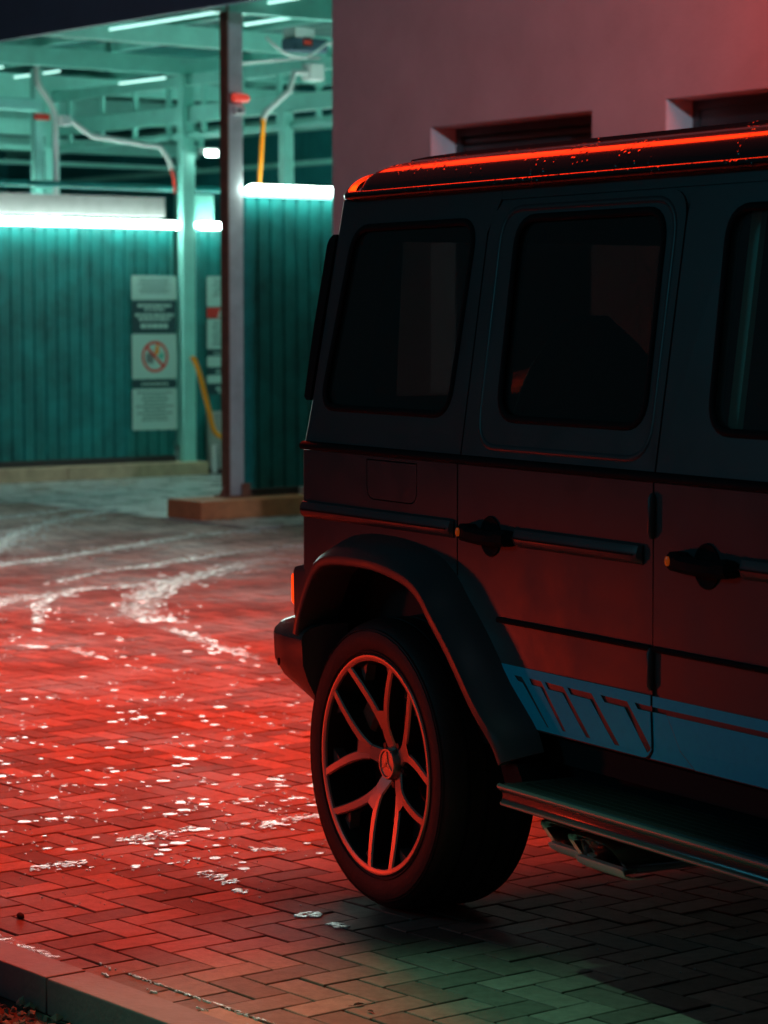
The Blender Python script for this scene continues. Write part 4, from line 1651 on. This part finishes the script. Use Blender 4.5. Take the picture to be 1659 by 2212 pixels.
def roof_outline(off, n=10, rad=0.16):
    x0, x1, y0, y1 = R0 - off, R1 + off, ym0 - off, ym1 + off
    pts = []
    for (cx, cy, a0) in ((x0 + rad, y0 + rad, 180), (x1 - rad, y0 + rad, 270), (x1 - rad, y1 - rad, 0), (x0 + rad, y1 - rad, 90)):
        for k in range(n + 1):
            a = radians(a0 + 90 * k / n)
            pts.append((cx + rad * cos(a), cy + rad * sin(a)))
    return pts


b = MB()
rings = []
prof = [(0.0, 1.914), (0.010, 1.925), (0.014, 1.945), (0.024, 1.970), (0.042, 1.990), (0.068, 2.005), (0.11, 2.017), (0.17, 2.026), (0.26, 2.033), (0.34, 2.036), (0.50, 2.040), (0.66, 2.042)]
out0 = roof_outline(0)


def roof_ring(dr, ds, z):
    x0, x1, y0, y1 = R0 - 0.012 + dr, R1 - dr, ym0 + ds, ym1 - ds
    rx, ry = 0.12 + dr * 0.5, 0.12 + ds * 0.6
    pts = []
    for (cx, cy, a0) in ((x0 + rx, y0 + ry, 180), (x1 - rx, y0 + ry, 270), (x1 - rx, y1 - ry, 0), (x0 + rx, y1 - ry, 90)):
        for k in range(11):
            a = radians(a0 + 9 * k)
            pts.append((cx + rx * cos(a), cy + ry * sin(a), z))
    return pts


for d, z in prof:
    rings.append(roof_ring(d if d < 0.34 else 0.34 + (d - 0.34) * 0.3, d, z))
b.loft(rings, True, False, False)
top = rings[-1]
b.add(top, [tuple(range(len(top)))])
ro = b.build('roof', M_ROOF, car, smooth=50)
# rain gutter round the roof
rings = []
for i, off in enumerate(out0):
    pass
secs = []
for off, z in ((0.004, 1.9125), (0.024, 1.910), (0.031, 1.916), (0.0325, 1.925), (0.029, 1.9315), (0.021, 1.9335), (0.014, 1.929), (0.004, 1.926)):
    secs.append([(x, y, z + 0.085 * max(0.0, min(1.0, (-0.34 - x) / 0.10)) * (1 - math.exp(-max(0.0, min(y, WID - y) - 0.10) / 0.10))) for x, y in roof_outline(off, 14, 0.13 + off * 0.6)])
n = len(secs[0])
rings = [[secs[k][i] for k in range(len(secs))] for i in range(n)]
b = MB()
b.loft(rings, True, True, False)
b.build('rain_gutter', M_ROOF, car, smooth=60)
# two roof seams
for yy in (0.24, WID - 0.24):
    b = MB()
    b.loft([[(x, yy + dy, zr + dz) for dy, dz in ((-0.012, -0.004), (-0.007, 0.006), (0.007, 0.006), (0.012, -0.004))] for x, zr in ((-0.30, 2.016), (-0.2, 2.0205), (0.0, 2.0235), (1.75, 2.0235), (1.9, 2.014))])
    b.build('roof_seam', M_ROOF, ro, smooth=50)
# floor, firewall, bonnet, screen, grille
b = MB()
b.box(-0.49, 2.3, 0.05, WID - 0.05, 0.50, 0.56, 0)
b.build('floor_pan', M_GAP, car)
b = MB()
b.box(-0.44, 0.60, 0.30, WID - 0.30, 0.40, 0.495, 0)
b.build('chassis_frame', M_GAP, car)
b = MB()
b.tube([(0.0, 0.16, WCZ_), (0.0, WID - 0.16, WCZ_)], 0.055, 12)
b.tube([(0.0, 0.62, WCZ_), (0.0, 0.70, WCZ_), (0.0, 0.82, WCZ_), (0.0, 0.94, WCZ_), (0.0, 1.02, WCZ_)], [0.06, 0.12, 0.16, 0.12, 0.06], 14)
b.build('rear_axle', M_GAP, car, smooth=50)
b = MB()
b.box(0.55, 1.75, 0.66, 1.56, 0.255, 0.49, 0, None, 0.04)
b.build('fuel_tank', M_GAP, car)
b = MB()
b.box(-0.42, 2.3, 0.16, WID - 0.16, 1.895, 1.905, 0)
b.build('headliner', M_INT, car)
b = MB()
b.box(2.24, 3.50, 0.06, WID - 0.06, 1.13, 1.21, 0, None, 0.03)
b.build('bonnet', M_PAINT, car, smooth=40)
b = MB()
b.box(3.50, 3.60, 0.05, WID - 0.05, 0.55, 1.19, 0, None, 0.02)
gr = b.build('front_grille', M_BLACK, car, smooth=40)
b = MB()
b.box(3.58, 3.75, -0.06, WID + 0.06, 0.42, 0.72, 0, None, 0.04)
b.build('front_bumper', M_PAINT, car, smooth=40)
for yy in (0.25, WID - 0.25):
    b = MB()
    b.lathe([(0.0, 0.03), (0.09, 0.02), (0.105, 0.0), (0.105, -0.02)], lambda r, t, a, yy=yy: (3.60 + a, yy + cos(t) * r, 0.98 + sin(t) * r), 24)
    b.build('headlight', M_GLASS, gr, smooth=40)
b = MB()
b.add([(2.29, 0.10, 1.245), (2.29, WID - 0.10, 1.245), (2.125, WID - 0.16, 1.88), (2.125, 0.16, 1.88)], [(0, 1, 2, 3)])
b.build('windscreen', M_GLASS, car)
b = MB()
b.box(2.05, 2.28, 0.06, WID - 0.06, 0.95, 1.25, 0, None, 0.03)
b.build('dashboard', M_INT, car)


# seats
def seat(u, y0, y1, name='seat', head=True):
    b = MB()
    rings = []
    for z, uu, t, ins in ((0.85, u, 0.13, 0.03), (0.95, u - 0.01, 0.15, 0.0), (1.25, u - 0.06, 0.14, 0.0), (1.45, u - 0.10, 0.11, 0.03), (1.50, u - 0.11, 0.06, 0.09)):
        a, c = y0 + ins, y1 - ins
        rings.append([(uu - t / 2, a, z), (uu - t / 2, c, z), (uu + t / 2, c - 0.03, z), (uu + t / 2, a + 0.03, z)])
    b.loft(rings)
    b.box(u, u + 0.48, y0 + 0.02, y1 - 0.02, 0.72, 0.90, 0, None, 0.04)
    so2 = b.build(name, M_INT, car, smooth=60)
    if head:
        h = MB()
        m_ = (y0 + y1) / 2
        rings = []
        for z, w_, t in ((1.52, 0.08, 0.05), (1.56, 0.125, 0.09), (1.64, 0.13, 0.10), (1.70, 0.11, 0.08), (1.72, 0.06, 0.04)):
            rings.append([(u - 0.13 + cos(2 * pi * k / 12) * t, m_ + sin(2 * pi * k / 12) * w_, z) for k in range(12)])
        h.loft(rings)
        h.box(u - 0.145, u - 0.115, m_ - 0.05, m_ + 0.05, 1.48, 1.55)
        h.build('headrest', M_INT, so2, smooth=60)




def bench(u, y0, y1):
    b = MB()
    rings = []
    m_, hw = (y0 + y1) / 2, (y1 - y0) / 2
    for k in range(13):
        f = k / 12
        z = 0.85 + 0.74 * f
        ww_ = hw * (1 - max(0.0, (f - 0.45) / 0.55) ** 2.4 * 0.80)
        tt = 0.08 * (1 - 0.55 * max(0.0, (f - 0.6) / 0.4) ** 2)
        uu = u - 0.15 * f
        rings.append([(uu + cos(2 * pi * i / 16) * tt, m_ + math.copysign(abs(sin(2 * pi * i / 16)) ** 0.7, sin(2 * pi * i / 16)) * ww_, z) for i in range(16)])
    b.loft(rings)
    b.box(u, u + 0.48, y0 + 0.02, y1 - 0.02, 0.72, 0.90, 0, None, 0.04)
    b.build('seat', M_INT, car, smooth=60)


bench(0.46, 0.14, 0.70)
bench(0.46, 0.72, 1.04)
bench(0.46, 1.06, 1.62)
seat(1.22, 0.18, 0.72)
seat(1.22, 1.04, 1.58)
b = MB()
b.box(-0.36, 0.30, 0.10, WID - 0.10, 0.62, 1.00)
b.build('boot_floor', M_INT, car)

# ---- wheel
WCZ = 0.392


def wheel(u, sgn):
    """part: an Empty on the axle; local axes as the car's, v outward along +w"""
    y = -0.05 if sgn > 0 else WID + 0.05
    e = empty('wheel', (u, y, WCZ), 0 if sgn > 0 else pi, car)
    return e


def wf(r, t, a):      # wheel local: a = outward distance from the rim plane
    return (cos(t) * r, -a, sin(t) * r)


w0 = wheel(0.0, 1)
b = MB()
tp = [(0.285, -0.020), (0.296, -0.002), (0.303, 0.002), (0.318, 0.006), (0.335, 0.009), (0.350, 0.008), (0.358, 0.0065), (0.3585, 0.0035), (0.365, 0.001), (0.376, -0.008), (0.3835, -0.020), (0.3885, -0.036)]
for gv_ in (0.060, 0.115, 0.170, 0.225):
    tp += [(0.3915, -gv_ + 0.012), (0.392, -gv_ + 0.004), (0.384, -gv_ + 0.003), (0.384, -gv_ - 0.006), (0.392, -gv_ - 0.007)]
tp += [(0.3885, -0.248), (0.380, -0.268), (0.35, -0.285), (0.30, -0.28), (0.28, -0.27)]
b.lathe(tp, wf, 96)
ty_ = b.build('tyre', M_RUBBER, w0, smooth=35)
# raised lettering like ribs on the sidewall
b = MB()
b.lathe([(0.3035, 0.003), (0.3045, 0.0065), (0.3065, 0.007), (0.3078, 0.0045)], wf, 72)
b.lathe([(0.3625, 0.002), (0.3632, 0.0058), (0.3652, 0.005), (0.3665, 0.0)], wf, 72)
b.build('sidewall_rib', M_RUBBER, w0, smooth=50)
b = MB()
b.lathe([(0.2965, -0.010), (0.2965, 0.002), (0.294, 0.0055), (0.288, 0.0055), (0.2795, 0.002), (0.2785, -0.004)], wf, 96)
rm = b.build('rim_ring', M_ALLOY, w0, smooth=35)
b = MB()
b.lathe([(0.2785, -0.0042), (0.274, -0.02), (0.268, -0.05), (0.262, -0.12), (0.262, -0.26)], wf, 72)
b.lathe([(0.263, -0.1505), (0.0, -0.151)], wf, 48)
b.build('rim_barrel', M_GAP, w0, smooth=40)
b = MB()
b.lathe([(0.0, -0.115), (0.09, -0.115), (0.095, -0.105), (0.20, -0.105), (0.203, -0.112), (0.203, -0.14)], wf, 64)
b.build('brake_disc', M_DISC, w0, smooth=35)
b = MB()
rings = []
for k in range(9):
    a = radians(120 + 8 * k)
    rings.append([wf(0.14, a, -0.098), wf(0.222, a, -0.098), wf(0.222, a, -0.07), wf(0.208, a, -0.058), wf(0.152, a, -0.058), wf(0.14, a, -0.07)])
b.loft(rings)
b.build('brake_caliper', M_RUST_REDLIT, w0, smooth=40)


def face_v(r):
    t = max(0.0, min(1.0, (r - 0.04) / (0.28 - 0.04)))
    return -0.056 + 0.059 * (t ** 0.75)


def spoke_mesh():
    b = MB()

    def strip(path, w0_, w1_, depth=0.05):
        """bar with machined face and dark flanks along 2D path (x,z)"""
        pts = [Vector((x, z)) for x, z in path]
        n = len(pts)
        rings = []
        for i in range(n):
            t = (pts[min(i + 1, n - 1)] - pts[max(i - 1, 0)]).normalized()
            nn = Vector((-t.y, t.x))
            wdt = w0_ + (w1_ - w0_) * i / (n - 1)
            v = face_v(pts[i].length)
            L, Rr = pts[i] + nn * wdt / 2, pts[i] - nn * wdt / 2
            L2, R2 = pts[i] + nn * (wdt / 2 + 0.004), pts[i] - nn * (wdt / 2 + 0.004)
            rings.append([(Rr.x, -v, Rr.y), (L.x, -v, L.y), (L2.x, -(v - 0.004), L2.y), (L2.x, -(v - depth), L2.y), (R2.x, -(v - depth), R2.y), (R2.x, -(v - 0.004), R2.y)])
        k0_ = len(b.f)
        b.loft(rings)
        # faces 0 of each ring gap are the machined face, the rest dark
        for i in range(n - 1):
            for k in range(6):
                b.mi[k0_ + i * 6 + k] = 0 if k in (0, 1, 5) else 1
        b.mi[k0_ + (n - 1) * 6:] = [1] * (len(b.f) - (k0_ + (n - 1) * 6))
    J = 0.125
    # stem along +x, flaring into the fork
    strip([(0.036, 0), (0.07, 0), (0.10, 0), (J, 0), (J + 0.018, 0)], 0.040, 0.030)
    for s_ in (1, -1):
        e = radians(24.5) * s_
        end = Vector((cos(e), sin(e))) * 0.283
        st = Vector((J - 0.03, 0.008 * s_))
        pts = []
        for k in range(9):
            t = k / 8
            c = Vector((J + 0.03, 0.022 * s_))
            q = st * (1 - t) ** 2 + c * 2 * t * (1 - t) + end * t * t
            pts.append((q.x, q.y))
        strip(pts, 0.022, 0.0165)
        # web triangle inside the fork end
        for dd in (-1,):
            ea = e - radians(5.5) * s_
            e1 = Vector((cos(ea), sin(ea)))
            p1, p2 = e1 * 0.276, Vector((cos(e - radians(14) * s_), sin(e - radians(14) * s_))) * 0.276
            p3 = e1 * 0.225
            tri = [p1, p2, p3]
            k0_ = len(b.f)
            b.prism([(p.x, p.y) for p in tri], [], lambda x, z: (x, 0.020, z), lambda x, z: (x, 0.05, z))
            for k in range(k0_, len(b.f)):
                b.mi[k] = 2
    return b


M_WEB = mat('satin_alloy', (0.16, 0.14, 0.13), 0.45, 0.3)
sp0 = spoke_mesh().build('spoke', [M_ALLOY, M_ALLOYDARK, M_WEB], w0, smooth=30)
for k in range(5):
    o = sp0 if k == 0 else sp0.copy()
    if k:
        COL.objects.link(o)
        o.parent = w0
    o.rotation_euler = (0, -radians(96 + 72 * k), 0)
b = MB()
b.lathe([(0.070, -0.09), (0.066, -0.060), (0.052, -0.056), (0.046, -0.054)], wf, 40)
b.build('hub', M_ALLOYDARK, w0, smooth=40)
b = MB()
b.lathe([(0.044, -0.060), (0.044, -0.040), (0.040, -0.034), (0.036, -0.034), (0.034, -0.0375), (0.0, -0.0375)], wf, 40)
hc_ = b.build('hub_cap', M_ALLOY, w0, smooth=40)
b = MB()
for k in range(3):
    a = radians(90 + 120 * k)
    d = Vector((cos(a), sin(a)))
    n2 = Vector((-d.y, d.x))
    p = [d * 0.0335, n2 * 0.0055 + d * 0.003, -n2 * 0.0055 + d * 0.003]
    b.prism([(q.x, q.y) for q in p], [], lambda x, z: (x, 0.0350, z), lambda x, z: (x, 0.0374, z))
b.build('star_emblem', M_CHROME, hc_)
for k in range(5):
    a = radians(96 + 36 + 72 * k)
    b = MB()
    b.lathe([(0.0, -0.052), (0.008, -0.052), (0.010, -0.056), (0.010, -0.08)], lambda r, t, aa, a=a: (cos(a) * 0.058 + cos(t) * r, -aa, sin(a) * 0.058 + sin(t) * r), 12)
    b.build('wheel_nut', M_ALLOYDARK, w0, smooth=40)
for (u, sgn, tw) in ((0.0, -1, 0.3), (2.89, 1, 0.7), (2.89, -1, 1.1)):
    c = copy_tree(w0, car)
    c.location = (u, -0.05 if sgn > 0 else WID + 0.05, WCZ)
    c.rotation_euler = (0, tw, 0) if sgn > 0 else (0, 0, pi)

# ==================================================================== WET TRACKS, FOAM, SMALL THINGS
TRACKS = []


def film_strip(pts_px, widths, name, m, z=0.0035, n=6, cross=6):
    P = smooth_path([gnd(x, y, z) for x, y in pts_px], n)
    TRACKS.append((name, P, widths))
    rings = []
    N = len(P)
    mb = MB()
    at = []
    vs = []
    L = [0.0]
    for i in range(1, N):
        L.append(L[-1] + (P[i] - P[i - 1]).length)
    for i in range(N):
        t = (P[min(i + 1, N - 1)] - P[max(i - 1, 0)]).normalized()
        nn = Vector((-t.y, t.x, 0))
        f = i / (N - 1) * (len(widths) - 1)
        k = min(int(f), len(widths) - 2)
        wd = widths[k] + (widths[k + 1] - widths[k]) * (f - k)
        for c in range(cross + 1):
            s_ = c / cross * 2 - 1
            vs.append(P[i] + nn * (wd * 0.7 * s_))
            endf = min(1.0, L[i] / 0.25, (L[-1] - L[i]) / 0.25)
            at.append(max(0.0, (1 - abs(s_) ** 2.2)) * endf)
    fs = []
    for i in range(N - 1):
        for c in range(cross):
            a = i * (cross + 1) + c
            fs.append((a, a + 1, a + cross + 2, a + cross + 1))
    mb.add(vs, fs, 0, at)
    return tag(mb.build(name, m, attr_name='edge', recalc=False), kind='stuff')


film_strip([(-80, 1225), (0, 1179), (22, 1161), (89, 1134), (187, 1112), (300, 1094), (420, 1080)], [0.30, 0.30, 0.34, 0.4], 'wet_tyre_track', M_FILMW)
film_strip([(-60, 1226), (0, 1219), (89, 1210), (222, 1188), (333, 1170), (467, 1152), (600, 1140)], [0.22, 0.30, 0.34, 0.3], 'wet_tyre_track', M_FILMW, 0.0040)
film_strip([(-30, 1312), (9, 1299), (60, 1288), (111, 1285), (178, 1272), (267, 1268), (360, 1252)], [0.20, 0.32, 0.30, 0.22], 'wet_tyre_track', M_FILMW, 0.0044)
film_strip([(390, 1345), (330, 1340), (298, 1326), (311, 1297), (338, 1276), (400, 1250), (489, 1228), (556, 1210), (660, 1200)], [0.22, 0.34, 0.40, 0.40, 0.34, 0.26], 'wet_tyre_track', M_FILMW, 0.0048)
film_strip([(95, 1360), (84, 1335), (89, 1308), (116, 1287), (170, 1272)], [0.10, 0.14, 0.16], 'wet_tyre_track', M_FILMW, 0.0052)
film_strip([(120, 1260), (200, 1238), (330, 1220), (470, 1198), (640, 1176)], [0.16, 0.22, 0.25, 0.2], 'wet_tyre_track', M_FILMW, 0.0056)
film_strip([(266, 1335), (268, 1315), (285, 1298)], [0.05, 0.07, 0.05], 'wet_tyre_track', M_FILMW, 0.0060)
film_strip([(330, 1345), (400, 1368), (440, 1385), (520, 1410), (585, 1440)], [0.16, 0.18, 0.14, 0.12], 'wet_tyre_track', M_FILMW, 0.0064)
film_strip([(40, 1395), (120, 1395), (190, 1412), (260, 1430)], [0.10, 0.12, 0.10], 'wet_tyre_track', M_FILMW, 0.0068)
# wet bay floor streaks
film_strip([(-60, 1092), (120, 1075), (300, 1062), (480, 1052)], [0.5, 0.8, 0.8, 0.5], 'wet_floor_streak', M_FILMW, 0.008)
film_strip([(-60, 1125), (60, 1112), (200, 1092), (330, 1080)], [0.3, 0.4, 0.4, 0.3], 'wet_floor_streak', M_FILMW, 0.009)
# foam splotches nearer the car
for i, (pts, wd) in enumerate((
        ([(265, 1818), (330, 1806), (400, 1796), (440, 1788)], [0.05, 0.09, 0.08]),
        ([(410, 1800), (480, 1790), (560, 1782), (600, 1776)], [0.06, 0.11, 0.09]),
        ([(545, 1785), (600, 1772), (660, 1764), (690, 1760)], [0.05, 0.09, 0.07]),
        ([(380, 1815), (420, 1807), (460, 1802)], [0.04, 0.05, 0.04]),
        ([(40, 1878), (90, 1870), (140, 1864), (185, 1862)], [0.06, 0.09, 0.05]),
        ([(262, 1880), (310, 1868), (360, 1858), (430, 1850)], [0.06, 0.12, 0.11]),
        ([(440, 1880), (470, 1892), (510, 1905)], [0.05, 0.06, 0.05]),
        ([(560, 1905), (585, 1902), (600, 1914)], [0.03, 0.05, 0.04]),
        ([(505, 1918), (545, 1928)], [0.02, 0.03]),
        ([(565, 1944), (600, 1941)], [0.03, 0.04]),
        ([(645, 1975), (690, 1968)], [0.04, 0.05]),
        ([(715, 1990), (745, 2000)], [0.03, 0.03]),
        ([(600, 1920), (625, 1916)], [0.03, 0.03]),
        ([(540, 1832), (600, 1830), (640, 1842)], [0.05, 0.05, 0.05]),
        ([(1100, 1960), (1160, 1945)], [0.05, 0.05]))):
    film_strip(pts, wd, 'foam_splotch', M_FILM, 0.0030 + 0.0003 * i, 5, 6)
# wet seam along the kerb
sm = MB()


def kerb_film(a0, a1, b0, b1, z):
    n = 30
    vs, at, fs = [], [], []
    for i in range(n + 1):
        a = a0 + (a1 - a0) * i / n
        for j in range(5):
            t = j / 4
            vs.append(kpt(a, b0 + (b1 - b0) * t, z))
            at.append((1 - abs(2 * t - 1) ** 2) * min(1, i / 3, (n - i) / 3))
    for i in range(n):
        for j in range(4):
            q = i * 5 + j
            fs.append((q, q + 1, q + 6, q + 5))
    m_ = MB()
    m_.add(vs, fs, 0, at)
    tag(m_.build('wet_seam', M_FILM, attr_name='edge', recalc=False), kind='stuff')


kerb_film(-0.7, 0.30, -0.004, 0.075, 0.0045)
kerb_film(0.30, 0.62, 0.0, 0.018, 0.0045)
kerb_film(0.40, 0.75, 0.082, 0.098, 0.0047)
kerb_film(0.72, 1.10, 0.085, 0.103, 0.0045)

# foam flecks: low domes, scattered
fk = MB()
rf_ = random.Random(11)


def fleck(P, rx, ry, z=0.002, ax=None):
    ax = ax or Vector((1, 0, 0))
    ay = Vector((-ax.y, ax.x, 0))
    n = 9
    a0 = rf_.uniform(0, 6.28)
    h = 0.0008
    ring0, ring1 = [], []
    for k in range(n):
        t = 2 * pi * k / n + a0
        kx = rf_.uniform(0.8, 1.15)
        ring0.append(P + ax * (cos(t) * rx * kx) + ay * (sin(t) * ry * kx) + Vector((0, 0, z - 0.0030)))
        ring1.append(P + ax * (cos(t) * rx * kx * 0.86) + ay * (sin(t) * ry * kx * 0.86) + Vector((0, 0, z + h * 0.85)))
    fk.loft([ring0, ring1], True, False, False)
    o_ = len(fk.v)
    fk.add(ring1 + [P + Vector((0, 0, z + h))], [(k, (k + 1) % n, n) for k in range(n)])


def clear(P):
    rel = P - CO
    u, v = rel.dot(CF), rel.dot(CR)
    return not (v < 0.12 and -0.65 < u < 3.2)


for name, P, widths in TRACKS:
    wd = sum(widths) / len(widths)
    L = sum((P[i + 1] - P[i]).length for i in range(len(P) - 1))
    if name == 'wet_tyre_track':
        N = int(L * wd * 260)
    elif name == 'foam_splotch':
        N = int(40 + L * wd * 6500)
    else:
        continue
    for _ in range(N):
        i = rf_.randrange(len(P) - 1)
        f = rf_.random()
        t = (P[i + 1] - P[i]).normalized()
        nn = Vector((-t.y, t.x, 0))
        Q = P[i].lerp(P[i + 1], f) + nn * rf_.gauss(0, wd * 0.34)
        Q.z = 0
        if noise.noise(Vector((Q.x * 5, Q.y * 2.5, 3.1))) < -0.12 or not clear(Q):
            continue
        if name == 'wet_tyre_track':
            r = rf_.choice([0.006, 0.010, 0.014, 0.022])
            fleck(Q, r * rf_.uniform(1.2, 3.0), r * rf_.uniform(0.6, 1.0), ax=t)
        else:
            r = rf_.choice([0.0015, 0.002, 0.003, 0.0045, 0.007])
            fleck(Q, r * rf_.uniform(1.0, 2.4), r * rf_.uniform(0.7, 1.1), ax=E2)
for _ in range(260):
    a = rf_.uniform(-0.75, 1.15)
    if a < 0.3:
        b = rf_.uniform(0.0, 0.075 - 0.05 * (a + 0.75))
    else:
        b = rf_.gauss(0.092 if (a * 5) % 1.0 > 0.25 else 0.045, 0.003)
    fleck(kpt(a, b), rf_.uniform(0.002, 0.006), rf_.uniform(0.0012, 0.003), 0.0022, ax=E1)
cnt = 0
while cnt < 400:
    x = rf_.uniform(-30, 700)
    y = rf_.uniform(1290, 1905)
    dens = 1.0
    if y < 1400:
        dens = 0.9 if x < 480 else 0.15
    elif y < 1700:
        dens = 0.75
    else:
        dens = 0.2 + 0.8 * max(0, min(1, x / 500))
        if y > 1850:
            dens *= 0.35
    if noise.noise(Vector((x / 90, y / 40, 0))) < -0.25:
        dens *= 0.15
    if rf_.random() > dens:
        continue
    P = gnd(x, y)
    if not clear(P):
        continue
    r = rf_.choice([0.003, 0.004, 0.006, 0.009, 0.012, 0.015, 0.020]) * rf_.uniform(0.7, 1.2)
    fleck(P, r * rf_.uniform(1, 1.5), r * rf_.uniform(0.9, 1.3))
    if rf_.random() < 0.5:
        for _ in range(rf_.randint(1, 4)):
            Q = P + Vector((rf_.gauss(0, 0.04), rf_.gauss(0, 0.04), 0))
            if clear(Q):
                fleck(Q, rf_.uniform(0.002, 0.006), rf_.uniform(0.002, 0.006))
    cnt += 1
for _ in range(160):
    P = gnd(rf_.uniform(0, 760), rf_.uniform(1700, 1960))
    if clear(P):
        fleck(P, rf_.uniform(0.0015, 0.004), rf_.uniform(0.0015, 0.004))
for _ in range(26):
    P = gnd(rf_.uniform(1120, 1659), rf_.uniform(1880, 2150))
    fleck(P, rf_.uniform(0.001, 0.003), rf_.uniform(0.001, 0.003))
tag(fk.build('foam_flecks', M_SPOT, smooth=25), kind='stuff')

# small stone and leaves lying on the bricks
st = MB()
bm = bmesh.new()
bmesh.ops.create_icosphere(bm, subdivisions=2, radius=0.011)
for v in bm.verts:
    v.co *= 1 + 0.35 * noise.noise(v.co * 90)
    v.co.z *= 0.85
st.add([v.co.copy() for v in bm.verts], [tuple(v.index for v in f.verts) for f in bm.faces])
bm.free()
so3 = tag(st.build('stone', M_LEAF, smooth=40), 'small dark stone lying on the bricks at the left edge', 'stone')
so3.location = gnd(44, 1978, 0.008)


def leaf(x, y, rot, s, label):
    b = MB()
    pts = [(-1, 0), (-0.5, 0.28), (0.1, 0.36), (0.6, 0.2), (1.0, 0.0), (0.6, -0.24), (0.1, -0.38), (-0.5, -0.3)]
    mid = [(-0.5, 0, -0.06), (0.1, 0, -0.10), (0.6, 0, -0.06)]
    vs = [Vector((p[0] * s, p[1] * s, 0.10 * s + abs(p[1]) * 0.8 * s)) for p in pts] + [Vector((m_[0] * s, 0, 0.10 * s)) for m_ in mid]
    fs = [(0, 8, 1), (1, 8, 9, 2), (2, 9, 10, 3), (3, 10, 4), (4, 10, 5), (5, 10, 9, 6), (6, 9, 8, 7), (7, 8, 0)]
    b.add(vs, fs)
    b.tube([Vector((-1.0 * s, 0, 0.1 * s)), Vector((-1.6 * s, 0.1 * s, 0.12 * s))], 0.04 * s, 5)
    o = tag(b.build('leaf', M_LEAF), label, 'leaf')
    o.location = gnd(x, y, 0.003)
    o.rotation_euler = (0, 0, rot)


leaf(775, 2172, 0.5, 0.016, 'curled dead leaf lying in a brick joint near the bottom edge')
leaf(800, 2186, 2.2, 0.012, 'smallest dead leaf at the bottom edge, right of the curled leaf')
